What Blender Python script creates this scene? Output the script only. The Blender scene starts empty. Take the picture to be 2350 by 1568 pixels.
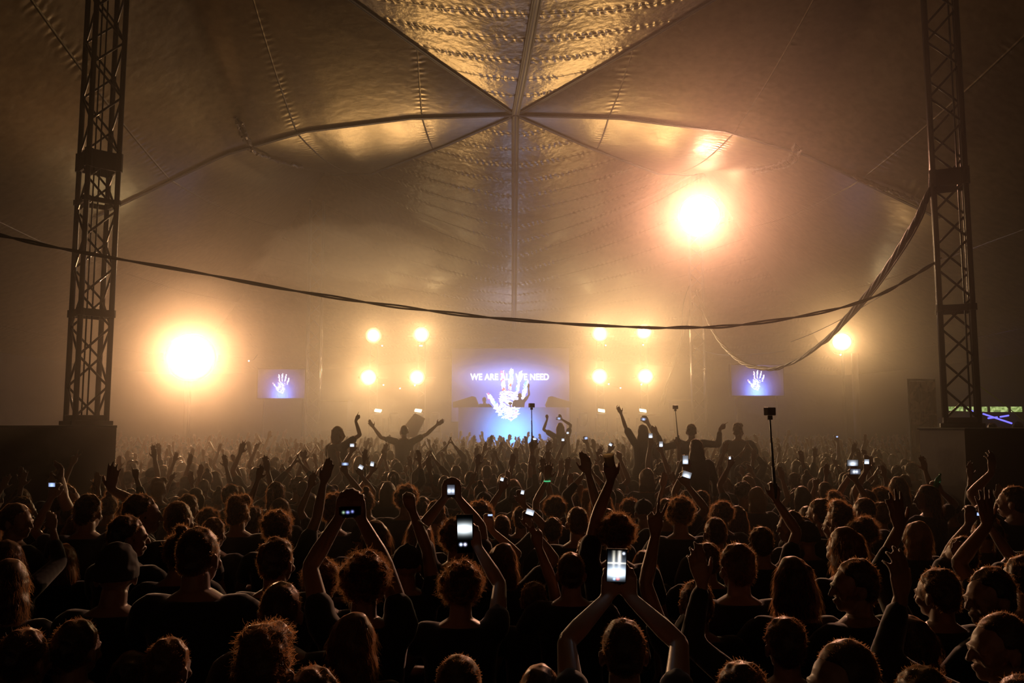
import bpy, bmesh, math, random
import numpy as np
from mathutils import Vector, Matrix, Euler, Quaternion
random.seed(7); np.random.seed(7)
scene = bpy.context.scene
COL = scene.collection
PI = math.pi
R = math.radians

# ------------------------------------------------------------------ camera
F_PX = 1900.0; PITCH = math.atan(190 / 1900); CAM_Z = 2.38
cam_d = bpy.data.cameras.new('camera'); cam_d.sensor_width = 36.0; cam_d.lens = F_PX / 2350 * 36.0
cam_d.clip_start = 0.05; cam_d.clip_end = 300
cam_o = bpy.data.objects.new('camera', cam_d); COL.objects.link(cam_o)
cam_o.location = (0, 0, CAM_Z); cam_o.rotation_euler = (PI / 2 + PITCH, 0, 0)
scene.camera = cam_o

# ------------------------------------------------------------------ view, world, light paths
scene.view_settings.view_transform = 'Standard'; scene.view_settings.look = 'None'
scene.view_settings.gamma = 1.0; scene.view_settings.use_curve_mapping = False
scene.view_settings.exposure = -2.80
wd = bpy.data.worlds.new('night'); scene.world = wd; wd.use_nodes = True
wd.node_tree.nodes['Background'].inputs[0].default_value = (0.01, 0.007, 0.004, 1)
wd.node_tree.nodes['Background'].inputs[1].default_value = 0.12
cy = scene.cycles
cy.use_denoising = True; cy.use_adaptive_sampling = True; cy.adaptive_threshold = 0.05
cy.max_bounces = 3; cy.diffuse_bounces = 1; cy.glossy_bounces = 2; cy.transmission_bounces = 2
cy.volume_bounces = 0; cy.transparent_max_bounces = 6; cy.caustics_reflective = False; cy.caustics_refractive = False
cy.sample_clamp_indirect = 6.0; cy.use_light_tree = False

WARM = (1.0, 0.59, 0.25); GOLD = (1.0, 0.66, 0.28); PINK = (1.0, 0.60, 0.42)


def P(px, py, d):
    """world point seen at pixel (px, py) of the 2350 x 1568 frame at distance d along the hall"""
    a, b = (px - 1175) / F_PX, (784 - py) / F_PX
    c, s = math.cos(PITCH), math.sin(PITCH)
    dy, dz = c - b * s, s + b * c
    k = d / dy
    return Vector((a * k, d, CAM_Z + dz * k))


def lamp(name, loc, target, power, color, size=0.12, angle=70, blend=1.0):
    l = bpy.data.lights.new(name, 'SPOT'); l.energy = power; l.color = color; l.shadow_soft_size = size
    l.spot_size = R(angle); l.spot_blend = blend
    o = bpy.data.objects.new(name, l); COL.objects.link(o); o.location = loc
    o.rotation_euler = (Vector(target) - Vector(loc)).to_track_quat('-Z', 'Y').to_euler()
    return o


# stage beams: (pixel x, pixel y, distance, power, colour, cone)
LAMPS = [
    (857, 770, 31.0, 3200, WARM, 62), (967, 768, 31.0, 6000, WARM, 62),
    (845, 866, 31.0, 7200, WARM, 62), (957, 866, 31.0, 6000, WARM, 62),
    (1377, 766, 31.0, 6000, WARM, 62), (1478, 762, 31.0, 6000, WARM, 62),
    (1376, 864, 31.0, 6000, WARM, 62), (1481, 864, 31.0, 7200, WARM, 62),
    (1932, 785, 27.5, 9000, WARM, 50),
    (438, 820, 23.5, 33000, (1.0, 0.52, 0.24), 56),
    (1605, 495, 26.3, 62000, (1.0, 0.46, 0.27), 32),
]
for (lx, ly, ld, lp, lc, la) in LAMPS:
    lamp('beam', P(lx, ly, ld), (0.0, 0.0, 3.2), lp, lc, 0.16, la)

# haze filling the tent
HAZE = dict(density=0.0070, g=0.66, density2=0.0076, g2=0.93, color=(1.0, 0.90, 0.80))
SMOKES = [  # name, centre, radii, density, label, seed
    ('smoke_bank_stage', (0.0, 24.0, 4.2), (14.0, 4.8, 4.6), 0.023, 'warm smoke bank spread in front of the stage', 1.0),
    ('smoke_bank_screen', (-8.6, 21.0, 3.2), (3.8, 2.6, 3.2), 0.034, 'thick billow of smoke around the glaring lamp by the small hand screen', 4.0),
    ('smoke_bank_low', (-5.6, 24.5, 2.6), (2.2, 2.0, 1.3), 0.075, 'low curl of smoke above the crowd near the pale mast', 7.0),
    ('smoke_bank_high', (-3.9, 20.0, 6.4), (2.3, 2.2, 0.8), 0.09, 'dim cloud of smoke drifting under the roof', 9.0),
    ('smoke_bank_roof', (3.6, 25.0, 6.4), (3.6, 2.4, 1.5), 0.05, 'bright smoke drifting below the largest glaring lamp', 12.0),
]


def tag(o, label=None, cat=None, group=None, kind=None):
    if label: o['label'] = label
    if cat: o['category'] = cat
    if group: o['group'] = group
    if kind: o['kind'] = kind
    return o


# ------------------------------------------------------------------ materials
MATS = {}


def mat(name, base=(0.5, 0.5, 0.5), rough=0.6, metal=0.0, emit=None, estr=0.0, noise=None, bump=None, sheen=0.0, spec=0.5):
    if name in MATS: return MATS[name]
    m = bpy.data.materials.new(name); m.use_nodes = True
    nt = m.node_tree; b = nt.nodes['Principled BSDF']
    b.inputs['Base Color'].default_value = (*base, 1); b.inputs['Roughness'].default_value = rough
    b.inputs['Metallic'].default_value = metal; b.inputs['Specular IOR Level'].default_value = spec
    if sheen:
        b.inputs['Sheen Weight'].default_value = sheen; b.inputs['Sheen Roughness'].default_value = 0.4
    if emit:
        b.inputs['Emission Color'].default_value = (*emit, 1); b.inputs['Emission Strength'].default_value = estr
    if noise or bump:
        tc = nt.nodes.new('ShaderNodeTexCoord')
        n = nt.nodes.new('ShaderNodeTexNoise'); n.inputs['Scale'].default_value = (noise or bump)[0]
        n.inputs['Detail'].default_value = 4
        nt.links.new(tc.outputs['Object'], n.inputs['Vector'])
        if noise:
            mx = nt.nodes.new('ShaderNodeMix'); mx.data_type = 'RGBA'
            mx.inputs[6].default_value = (*[c * (1 - noise[1]) for c in base], 1)
            mx.inputs[7].default_value = (*[min(1, c * (1 + noise[1])) for c in base], 1)
            nt.links.new(n.outputs['Fac'], mx.inputs[0]); nt.links.new(mx.outputs[2], b.inputs['Base Color'])
        if bump:
            bp = nt.nodes.new('ShaderNodeBump'); bp.inputs['Strength'].default_value = bump[1]; bp.inputs['Distance'].default_value = bump[2]
            nt.links.new(n.outputs['Fac'], bp.inputs['Height']); nt.links.new(bp.outputs['Normal'], b.inputs['Normal'])
    MATS[name] = m
    return m


def emat(name, col, strength):
    if name in MATS: return MATS[name]
    m = bpy.data.materials.new(name); m.use_nodes = True; nt = m.node_tree; nt.nodes.clear()
    o = nt.nodes.new('ShaderNodeOutputMaterial'); e = nt.nodes.new('ShaderNodeEmission')
    e.inputs[0].default_value = (*col, 1); e.inputs[1].default_value = strength
    nt.links.new(e.outputs[0], o.inputs[0]); MATS[name] = m; m.cycles.emission_sampling = 'NONE'
    return m


# ------------------------------------------------------------------ mesh collector
class MB:
    """collects shapes in world (or local) coordinates and links them as one mesh object"""

    def __init__(s): s.v = []; s.f = []; s.mi = []; s.cur = 0

    def add(s, vs, fs):
        o = len(s.v); s.v += [tuple(v) for v in vs]; s.f += [tuple(i + o for i in f) for f in fs]; s.mi += [s.cur] * len(fs)

    def box(s, c, size, rot=None, bev=0.0):
        hx, hy, hz = [q / 2 for q in size]
        if bev <= 0:
            vs = [Vector((x, y, z)) for x in (-hx, hx) for y in (-hy, hy) for z in (-hz, hz)]
            fs = [(0, 1, 3, 2), (4, 6, 7, 5), (0, 4, 5, 1), (2, 3, 7, 6), (0, 2, 6, 4), (1, 5, 7, 3)]
        else:
            bm = bmesh.new(); bmesh.ops.create_cube(bm, size=1)
            for v in bm.verts: v.co = Vector((v.co.x * size[0], v.co.y * size[1], v.co.z * size[2]))
            bmesh.ops.bevel(bm, geom=bm.edges[:], offset=bev, segments=2, affect='EDGES', profile=0.7)
            bm.verts.index_update(); vs = [v.co.copy() for v in bm.verts]; fs = [[v.index for v in f.verts] for f in bm.faces]; bm.free()
        if rot is not None:
            rm = rot if isinstance(rot, Matrix) else Euler(rot).to_matrix()
            vs = [rm @ v for v in vs]
        c = Vector(c)
        s.add([v + c for v in vs], fs)

    def tube(s, pts, r, n=8, cap=True):
        pts = [Vector(p) for p in pts]; k = len(pts)
        rs = r if isinstance(r, (list, tuple)) else [r] * k
        d0 = (pts[1] - pts[0]).normalized()
        up = Vector((0, 0, 1)) if abs(d0.z) < 0.9 else Vector((1, 0, 0))
        nx = d0.cross(up).normalized(); vs = []
        for i in range(k):
            d = (pts[min(i + 1, k - 1)] - pts[max(i - 1, 0)]).normalized()
            nx = (nx - d * nx.dot(d)).normalized(); ny = d.cross(nx)
            for j in range(n):
                a = 2 * PI * j / n
                vs.append(pts[i] + (nx * math.cos(a) + ny * math.sin(a)) * rs[i])
        fs = [(i * n + j, i * n + (j + 1) % n, (i + 1) * n + (j + 1) % n, (i + 1) * n + j) for i in range(k - 1) for j in range(n)]
        if cap: fs += [tuple(range(n - 1, -1, -1)), tuple((k - 1) * n + j for j in range(n))]
        s.add(vs, fs)

    def lathe(s, prof, c=(0, 0, 0), rot=None, n=20):
        vs = []
        for (r, z) in prof:
            for j in range(n):
                a = 2 * PI * j / n
                vs.append(Vector((r * math.cos(a), r * math.sin(a), z)))
        fs = [(i * n + j, i * n + (j + 1) % n, (i + 1) * n + (j + 1) % n, (i + 1) * n + j) for i in range(len(prof) - 1) for j in range(n)]
        fs += [tuple(range(n - 1, -1, -1)), tuple((len(prof) - 1) * n + j for j in range(n))]
        if rot is not None:
            rm = rot if isinstance(rot, Matrix) else Euler(rot).to_matrix()
            vs = [rm @ v for v in vs]
        c = Vector(c)
        s.add([v + c for v in vs], fs)

    def build(s, name, m, parent=None, smooth=False, loc=(0, 0, 0), mesh_only=False):
        me = bpy.data.meshes.new(name); me.from_pydata(s.v, [], s.f)
        for q in (m if isinstance(m, (list, tuple)) else [m]): me.materials.append(q)
        if any(s.mi): me.polygons.foreach_set('material_index', s.mi)
        if smooth: me.polygons.foreach_set('use_smooth', [True] * len(s.f))
        me.update()
        if mesh_only: return me
        o = bpy.data.objects.new(name, me); COL.objects.link(o); o.location = loc
        if parent is not None: o.parent = parent
        return o


def empty(name, loc=(0, 0, 0), rz=0.0):
    o = bpy.data.objects.new(name, None); COL.objects.link(o); o.location = loc; o.rotation_euler = (0, 0, rz); o.empty_display_size = 0.1
    return o


def kids(o): return [c for c in bpy.data.objects if c.parent == o]


def copy_tree(o, parent=None):
    c = o.copy(); COL.objects.link(c)
    if parent is not None: c.parent = parent
    for ch in list(o.children): copy_tree(ch, c)
    return c


def quad_axes(o, target):
    pass
# ------------------------------------------------------------------ the tent
TC = Vector((0.08, 19.0, 9.7)); TU, TV = 6.2, 7.75; RM = 2.42


def lerp(xs, ys, x):
    return float(np.interp(x, xs, ys))


Z_NEAR = ([0, 0.3, 0.65, 1.0, 1.6, RM], [9.70, 9.72, 9.86, 9.75, 8.6, 6.5])
Z_FAR = ([0, 0.3, 0.7, 1.0, 1.3, 1.8, RM], [9.70, 9.45, 8.75, 7.95, 7.1, 6.3, 5.6])
Z_SIDE = ([0, 0.4, 0.8, 1.1, 1.6, RM], [9.70, 9.62, 9.30, 8.75, 7.2, 4.6])
D_NEAR = ([0, 0.3, 0.7, 0.95, 1.0, 1.1, 1.6, RM], [9.70, 10.0, 10.5, 11.1, 11.4, 10.9, 8.4, 4.4])
D_FAR = ([0, 0.3, 0.7, 0.95, 1.0, 1.1, 1.6, RM], [9.70, 9.75, 9.95, 10.5, 10.8, 10.3, 8.0, 4.6])
CORN = {'near': ((-1, -1), (1, -1), Z_NEAR, D_NEAR, D_NEAR), 'far': ((1, 1), (-1, 1), Z_FAR, D_FAR, D_FAR),
        'west': ((-1, 1), (-1, -1), Z_SIDE, D_FAR, D_NEAR), 'east': ((1, -1), (1, 1), Z_SIDE, D_NEAR, D_FAR)}


def tent_z(sec, r, s):
    a, b, zc, da, db = CORN[sec]
    u = a[0] * (1 - s) + b[0] * s; v = a[1] * (1 - s) + b[1] * s
    c = lerp(*zc, r); w = abs(2 * s - 1)
    e = lerp(*(da if s < 0.5 else db), r)
    sag = -0.16 * math.sin(PI * w) * min(1, r)
    z = c + (e - c) * w ** 1.1 + sag
    vr = v * r
    if vr < -1: vr -= (-vr - 1) * 0.75      # the bay over the viewer is longer
    return Vector((TC.x + u * r * TU + 0.55 * max(0.0, -v * r), TC.y + vr * TV, z))


def fabric(taut=False):
    k1, k2 = (0.05, 0.35) if taut else (0.09, 1.0)
    m = bpy.data.materials.new('taut_roof_cloth' if taut else 'tent_fabric'); m.use_nodes = True; nt = m.node_tree; N = nt.nodes; L = nt.links
    b = N['Principled BSDF']
    b.inputs['Base Color'].default_value = (0.30, 0.29, 0.28, 1)
    b.inputs['Metallic'].default_value = 0.85; b.inputs['Roughness'].default_value = 0.33
    uv = N.new('ShaderNodeUVMap'); uv.uv_map = 'tent'
    sx = N.new('ShaderNodeSeparateXYZ'); L.new(uv.outputs[0], sx.inputs[0])   # x = seam coordinate, y = across coordinate
    tc = N.new('ShaderNodeTexCoord')

    def math_(op, a, b_=None):
        n = N.new('ShaderNodeMath'); n.operation = op
        for i, q in enumerate((a, b_)):
            if q is None: continue
            if isinstance(q, (int, float)): n.inputs[i].default_value = q
            else: L.new(q, n.inputs[i])
        return n.outputs[0]

    fr = math_('FRACT', sx.outputs[0])
    near = math_('MAXIMUM', math_('SUBTRACT', 1.0, math_('MULTIPLY', math_('ABSOLUTE', math_('SUBTRACT', fr, 0.5)), 5.5 if not taut else 14.0)), 0.0)
    seam = math_('MAXIMUM', math_('SUBTRACT', 1.0, math_('MULTIPLY', math_('ABSOLUTE', math_('SUBTRACT', fr, 0.5)), 45.0 if not taut else 150.0)), 0.0)
    nz = N.new('ShaderNodeTexNoise'); nz.inputs['Scale'].default_value = 1.3; nz.inputs['Detail'].default_value = 2; L.new(tc.outputs['Object'], nz.inputs[0])
    amp = math_('MULTIPLY', near, math_('MAXIMUM', math_('SUBTRACT', math_('MULTIPLY', nz.outputs[0], 3.2), 0.8), 0.0))
    nf = N.new('ShaderNodeTexNoise'); nf.inputs['Scale'].default_value = 3.0; L.new(tc.outputs['Object'], nf.inputs[0])
    ph = math_('ADD', math_('MULTIPLY', sx.outputs[1], 170.0), math_('ADD', math_('MULTIPLY', fr, 9.0), math_('MULTIPLY', nf.outputs[0], 7.0)))
    rip = math_('MULTIPLY', math_('SINE', ph), amp)
    n1 = N.new('ShaderNodeTexNoise'); n1.inputs['Scale'].default_value = 0.55; n1.inputs['Detail'].default_value = 3; L.new(tc.outputs['Object'], n1.inputs[0])
    n2 = N.new('ShaderNodeTexNoise'); n2.inputs['Scale'].default_value = 6.0; n2.inputs['Detail'].default_value = 6; L.new(tc.outputs['Object'], n2.inputs[0])
    h = math_('ADD', math_('MULTIPLY', rip, 0.014 * k2), math_('ADD', math_('MULTIPLY', n1.outputs[0], k1), math_('MULTIPLY', n2.outputs[0], 0.020 * k2)))
    h = math_('ADD', h, math_('MULTIPLY', seam, 0.05 if not taut else 0.02))
    bp = N.new('ShaderNodeBump'); bp.inputs['Strength'].default_value = 0.85; bp.inputs['Distance'].default_value = 1.0
    L.new(h, bp.inputs['Height']); L.new(bp.outputs[0], b.inputs['Normal'])
    mx = N.new('ShaderNodeMix'); mx.data_type = 'RGBA'; mx.inputs[6].default_value = (0.26, 0.20, 0.11, 1); mx.inputs[7].default_value = (0.50, 0.40, 0.22, 1)
    L.new(n2.outputs[0], mx.inputs[0]); L.new(mx.outputs[2], b.inputs['Base Color'])
    MATS['fabric'] = m
    return m


def tent_sheet():
    NR, NS = 96, 48
    V, Fc, UV = [], [], []
    for sec in CORN:
        base = len(V)
        for i in range(NR + 1):
            r = RM * i / NR
            for j in range(NS + 1):
                s = j / NS
                V.append(tent_z(sec, max(r, 1e-4), s)); UV.append((r * (2.1 if sec in ('west', 'east') else 9.0) + (0.75 if sec in ('west', 'east') else 0.25), (s - 0.5) * r * 3.0))
        for i in range(NR):
            for j in range(NS):
                a = base + i * (NS + 1) + j
                Fc.append((a, a + 1, a + NS + 2, a + NS + 1))
    me = bpy.data.meshes.new('ceiling'); me.from_pydata(V, [], Fc)
    ul = me.uv_layers.new(name='tent')
    li = np.empty(len(me.loops), dtype=np.int32); me.loops.foreach_get('vertex_index', li)
    ul.data.foreach_set('uv', np.array(UV, dtype=np.float32)[li].ravel())
    me.polygons.foreach_set('use_smooth', [True] * len(Fc))
    me.materials.append(fabric()); me.materials.append(fabric(True))
    me.polygons.foreach_set('material_index', [0] * (2 * NR * NS) + [1] * (2 * NR * NS)); me.update()
    o = bpy.data.objects.new('ceiling', me); COL.objects.link(o)
    tag(o, 'pale tent roof fabric with gold light on its seams', kind='structure')
    return o


ceiling = tent_sheet()
web = mat('seam_webbing', (0.16, 0.15, 0.14), 0.5, 0.4)
dark_metal = mat('dark_metal', (0.035, 0.032, 0.03), 0.38, 0.7)
# webbing straps along the main seams: the keel toward camera and stage, the lateral ones, the four diagonals


def strap(sec, s, r0, r1, w, name='seam_strap', off=0.03):
    n = 60; b = MB()
    for sgn in (-1, 1):
        pts = []
        for i in range(n + 1):
            r = r0 + (r1 - r0) * i / n
            p = tent_z(sec, r, s); q = tent_z(sec, r + 0.01, s); d = (q - p).normalized()
            side = d.cross(Vector((0, 0, 1))).normalized()
            pts.append(p + side * sgn * w - Vector((0, 0, off)))
        b.tube(pts, 0.018, 6)
    # flat web between
    vs, fs = [], []
    for i in range(n + 1):
        r = r0 + (r1 - r0) * i / n
        p = tent_z(sec, r, s); q = tent_z(sec, r + 0.01, s); d = (q - p).normalized()
        side = d.cross(Vector((0, 0, 1))).normalized()
        for sg in (-1, 1):
            for dz in (0, 0.012): vs.append(p + side * sg * w - Vector((0, 0, off + dz)))
    for i in range(n):
        a = i * 4
        fs += [(a, a + 2, a + 6, a + 4), (a + 1, a + 5, a + 7, a + 3), (a, a + 4, a + 5, a + 1), (a + 2, a + 3, a + 7, a + 6)]
    b.add(vs, fs)
    o = b.build(name, web, ceiling, True)
    return o


strap('near', 0.5, 0.0, 1.9, 0.075); strap('far', 0.5, 0.0, 1.9, 0.075)
strap('west', 0.5, 0.0, 1.6, 0.035); strap('east', 0.5, 0.0, 1.6, 0.035)
for sc in ('near', 'far'):
    strap(sc, 0.0, 0.0, 0.97, 0.03); strap(sc, 1.0, 0.0, 0.97, 0.03)
# walls of the tent, ground
wall_m = mat('tent_wall_cloth', (0.16, 0.15, 0.14), 0.75, 0.0, noise=(0.8, 0.3), bump=(1.5, 0.5, 0.2))


def tent_wall(name, sec, s0=0.0, s1=1.0, zbot=0.0):
    n = 60; vs, fs = [], []
    for j in range(n + 1):
        p = tent_z(sec, RM, s0 + (s1 - s0) * j / n)
        for k in range(7):
            t = k / 6; vs.append((p.x, p.y + 0.10 * math.sin(j * 1.7) * math.sin(t * PI), p.z * (1 - t) + zbot * t))
    for j in range(n):
        for k in range(6):
            a = j * 7 + k; fs.append((a, a + 1, a + 8, a + 7))
    b = MB(); b.add(vs, fs); return tag(b.build(name, wall_m, None, True), kind='structure')


tag(tent_wall('wall_back', 'far'), 'dark cloth end wall of the tent behind the stage')
tag(tent_wall('wall_west', 'west', 0.0, 1.0), 'dark cloth side wall of the tent')
tag(tent_wall('wall_east', 'east', 0.0, 0.42), 'dark cloth side wall of the tent stopping at the open bay')
tag(tent_wall('wall_camera', 'near'), 'dark cloth wall behind the viewer')
gm = mat('trampled_ground', (0.05, 0.04, 0.03), 0.9, noise=(2.0, 0.4), bump=(3.0, 0.6, 0.05))
b = MB(); b.add([(-60, -9, 0), (60, -9, 0), (60, 90, 0), (-60, 90, 0)], [(0, 1, 2, 3)])
tag(b.build('ground', gm), 'trampled dark ground under the crowd', kind='structure')

# haze
hm = bpy.data.materials.new('stage_haze'); hm.use_nodes = True; nt = hm.node_tree; nt.nodes.clear()
out = nt.nodes.new('ShaderNodeOutputMaterial'); vp = nt.nodes.new('ShaderNodeVolumeScatter')
vp.inputs['Color'].default_value = (*HAZE['color'], 1); vp.inputs['Density'].default_value = HAZE['density']; vp.inputs['Anisotropy'].default_value = HAZE['g']
vq = nt.nodes.new('ShaderNodeVolumeScatter'); ad = nt.nodes.new('ShaderNodeAddShader')
vq.inputs['Color'].default_value = (*HAZE['color'], 1); vq.inputs['Density'].default_value = HAZE['density2']; vq.inputs['Anisotropy'].default_value = HAZE['g2']
nt.links.new(vp.outputs[0], ad.inputs[0]); nt.links.new(vq.outputs[0], ad.inputs[1]); nt.links.new(ad.outputs[0], out.inputs['Volume'])
def haze_body(y0, dens, dens2, label, k):
    # each body of haze starts a little deeper in the tent, so the air clears gradually towards the viewer
    m = hm if k == 0 else hm.copy()
    vs_ = [n for n in m.node_tree.nodes if n.type == 'VOLUME_SCATTER']; vs_.sort(key=lambda n: n.inputs['Anisotropy'].default_value)
    vs_[0].inputs['Density'].default_value = dens; vs_[1].inputs['Density'].default_value = dens2
    b = MB(); e = 0.02 * k; x = 19 + e
    b.add([(-x, y0, -0.5), (x, y0, -0.5), (x, 39 + e, -0.5), (-x, 39 + e, -0.5), (-x, y0 - 1.5, 12.5 + e), (x, y0 - 1.5, 12.5 + e), (x, 39 + e, 12.5 + e), (-x, 39 + e, 12.5 + e)], [(3, 2, 1, 0), (4, 5, 6, 7), (0, 1, 5, 4), (1, 2, 6, 5), (2, 3, 7, 6), (3, 0, 4, 7)])
    tag(b.build('haze', m), label, 'haze', kind='stuff')


D1, D2 = HAZE['density'], HAZE['density2']
haze_body(5.0, D1 * 0.25, D2 * 0.25, 'thin warm haze filling the tent', 0)
haze_body(8.5, D1 * 0.30, D2 * 0.35, 'warm haze deepening past the first rows of the crowd', 1)
haze_body(12.5, D1 * 0.45, D2 * 0.40, 'warm haze thickening towards the stage', 2)


def smoke(name, c, r, dens, label, seed, lump=0.35, g=0.55, col=(1.0, 0.92, 0.82)):
    from mathutils import noise as nz
    m = bpy.data.materials.new(name); m.use_nodes = True; nt = m.node_tree; nt.nodes.clear()
    o = nt.nodes.new('ShaderNodeOutputMaterial'); v = nt.nodes.new('ShaderNodeVolumeScatter')
    v.inputs['Color'].default_value = (*col, 1); v.inputs['Density'].default_value = dens; v.inputs['Anisotropy'].default_value = g
    nt.links.new(v.outputs[0], o.inputs['Volume'])
    bm = bmesh.new(); bmesh.ops.create_icosphere(bm, subdivisions=5, radius=1.0)
    for q in bm.verts:
        p = q.co.copy(); f = 1 + lump * (nz.noise(p * 1.6 + V3(seed, 0, 0)) + 0.5 * nz.noise(p * 3.7 + V3(seed, 3, 0)) + 0.22 * nz.noise(p * 8 + V3(0, seed, 3)))
        q.co = Vector((p.x * r[0], p.y * r[1], p.z * r[2])) * f
        q.co.z = max(q.co.z, 0.02 - c[2])
    me = bpy.data.meshes.new(name); bm.to_mesh(me); bm.free(); me.materials.append(m)
    me.polygons.foreach_set('use_smooth', [True] * len(me.polygons))
    ob = bpy.data.objects.new('smoke', me); COL.objects.link(ob); ob.location = c
    return tag(ob, label, 'smoke', kind='stuff')


V3 = lambda *a: Vector(a)
for sp in SMOKES: smoke(*sp)
# ------------------------------------------------------------------ masts, cables, ballast boxes
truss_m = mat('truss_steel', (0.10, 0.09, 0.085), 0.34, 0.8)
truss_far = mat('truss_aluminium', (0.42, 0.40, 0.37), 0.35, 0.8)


def truss_mast(name, base, side, rot, height, rc, rb, m, label, pitch=0.83, collars=(), cable=False):
    t = empty(name, base, rot)
    h = side / 2; cs = [(-h, -h), (h, -h), (h, h), (-h, h)]
    for (x, y) in cs:
        b = MB(); b.tube([(x, y, 0), (x, y, height)], rc, 12); b.build('chord', m, t, True)
    for k in range(4):
        a, c = cs[k], cs[(k + 1) % 4]; b = MB(); n = int(height / (pitch / 2)); z = 0.12
        for i in range(n):
            p, q = (a, c) if i % 2 == (k % 2) else (c, a)
            z1 = z + pitch / 2
            if z1 > height: break
            b.tube([(p[0], p[1], z), (q[0], q[1], z1)], rb, 7); z = z1
        b.build('lattice', m, t, True)
    for (z, th) in collars:
        b = MB()
        for k in range(4):
            a, c = cs[k], cs[(k + 1) % 4]
            mid = ((a[0] + c[0]) / 2, (a[1] + c[1]) / 2, z)
            b.box(mid, (side if k % 2 == 0 else 0.035, 0.035 if k % 2 == 0 else side, th), bev=0.006)
        for (x, y) in cs: b.lathe([(rc * 1.5, -th / 2), (rc * 1.5, th / 2)], (x, y, z), n=10)
        b.build('splice_collar', m, t)
    b = MB(); b.box((0, 0, 0.03), (side + 0.14, side + 0.14, 0.06), bev=0.01); b.box((0, 0, 0.10), (side + 0.06, side + 0.06, 0.08), bev=0.01)
    b.build('base_plate', m, t)
    if cable:
        b = MB()
        for dx in (-0.035, 0.035): b.tube([(-h * 0.3 + dx, -h * 0.55, 0.1), (-h * 0.3 + dx, -h * 0.55, height - 0.3)], 0.011, 6)
        b.build('hoist_chain', dark_metal, t, True)
    return tag(t, label, 'mast')


MD = 11.5
ml = P(197, 975, MD); mr = P(2208, 985, MD); fl = P(717, 960, 27.0); fr = P(1605, 960, 27.0)
truss_mast('truss_mast', (ml.x, ml.y, 2.366), 0.40, R(45 - 1), 7.95, 0.037, 0.0165, truss_m, 'dark square truss mast behind the wide dark barrier wall, cable passing in front', 0.83, [(1.55, 0.10), (3.72, 0.26), (3.14, 0.07)], True)
truss_mast('truss_mast', (mr.x, mr.y, 2.333), 0.40, R(45 + 19), 7.95, 0.037, 0.0165, truss_m, 'dark square truss mast with thick cable bundle tied to its upper leg', 0.83, [(1.65, 0.09), (3.5, 0.24)], True)
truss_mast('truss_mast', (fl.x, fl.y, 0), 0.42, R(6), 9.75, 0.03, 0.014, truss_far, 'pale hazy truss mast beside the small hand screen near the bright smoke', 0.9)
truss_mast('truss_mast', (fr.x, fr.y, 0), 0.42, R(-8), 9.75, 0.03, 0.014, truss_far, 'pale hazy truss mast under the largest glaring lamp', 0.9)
# stays to the top peaks
# ballast boxes wrapped in dark cloth, round the mast feet
cloth_dark = mat('black_drape', (0.045, 0.032, 0.025), 0.85, bump=(4.0, 0.3, 0.03))
panel_m = mat('barrier_panel', (0.13, 0.085, 0.06), 0.7, bump=(6.0, 0.2, 0.02))


def prism(poly, z0, z1):
    n = len(poly); vs = [(x, y, z0) for x, y in poly] + [(x, y, z1) for x, y in poly]
    return vs, [tuple(range(n - 1, -1, -1)), tuple(range(n, 2 * n))] + [(i, (i + 1) % n, n + (i + 1) % n, n + i) for i in range(n)]


q = P(268, 975, 10.9)
bw = empty('crowd_barrier', (q.x - 2.2, 10.9, 0))
kx = -0.4775 * 12.0 - q.x + 2.2
b = MB(); vs, fs = prism([(2.2, 0.0), (kx, 1.1), (-3.0, 1.1), (-3.0, -0.7)], 0, 2.335); b.add(vs, fs); b.build('cladding_panel', panel_m, bw)
b = MB(); vs, fs = prism([(2.22, -0.03), (kx + 0.01, 1.13), (-3.03, 1.13), (-3.03, -0.73)], 2.336, 2.365); b.add(vs, fs); b.build('top_rail', cloth_dark, bw)
tag(bw, 'tall dark clad barrier wall around the mast foot beside the bright smoke', 'barrier')
q = P(2213, 986, 10.0); q2 = P(2110, 986, 11.0)
bw = empty('crowd_barrier', (q.x, 10.0, 0))
b = MB(); vs, fs = prism([(0, 0), (3.6, 0.15), (3.6, 2.6), (P(2110, 986, 12.6).x - q.x, 2.6), (q2.x - q.x, q2.y - q.y)], 0, 2.31); b.add(vs, fs); b.build('cladding_panel', panel_m, bw)
b = MB(); vs, fs = prism([(-0.01, -0.03), (3.63, 0.12), (3.63, 2.63), (P(2110, 986, 12.63).x - q.x, 2.63), (q2.x - q.x - 0.03, q2.y - q.y)], 2.311, 2.332); b.add(vs, fs); b.build('top_rail', cloth_dark, bw)
tag(bw, 'tall dark barrier wall with a corner edge under the mast by the open bay', 'barrier')

# cables
cable_m = mat('black_cable', (0.045, 0.032, 0.028), 0.5, bump=(40, 0.4, 0.01))


def spline(pts, n=14):
    pts = [Vector(p) for p in pts]; out = []
    e = [pts[0] * 2 - pts[1]] + pts + [pts[-1] * 2 - pts[-2]]
    for i in range(1, len(e) - 2):
        for k in range(n):
            t = k / n; a, b_, c, d = e[i - 1], e[i], e[i + 1], e[i + 2]
            out.append(0.5 * ((2 * b_) + (c - a) * t + (2 * a - 5 * b_ + 4 * c - d) * t * t + (3 * b_ - a - 3 * c + d) * t ** 3))
    out.append(pts[-1]); return out


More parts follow.
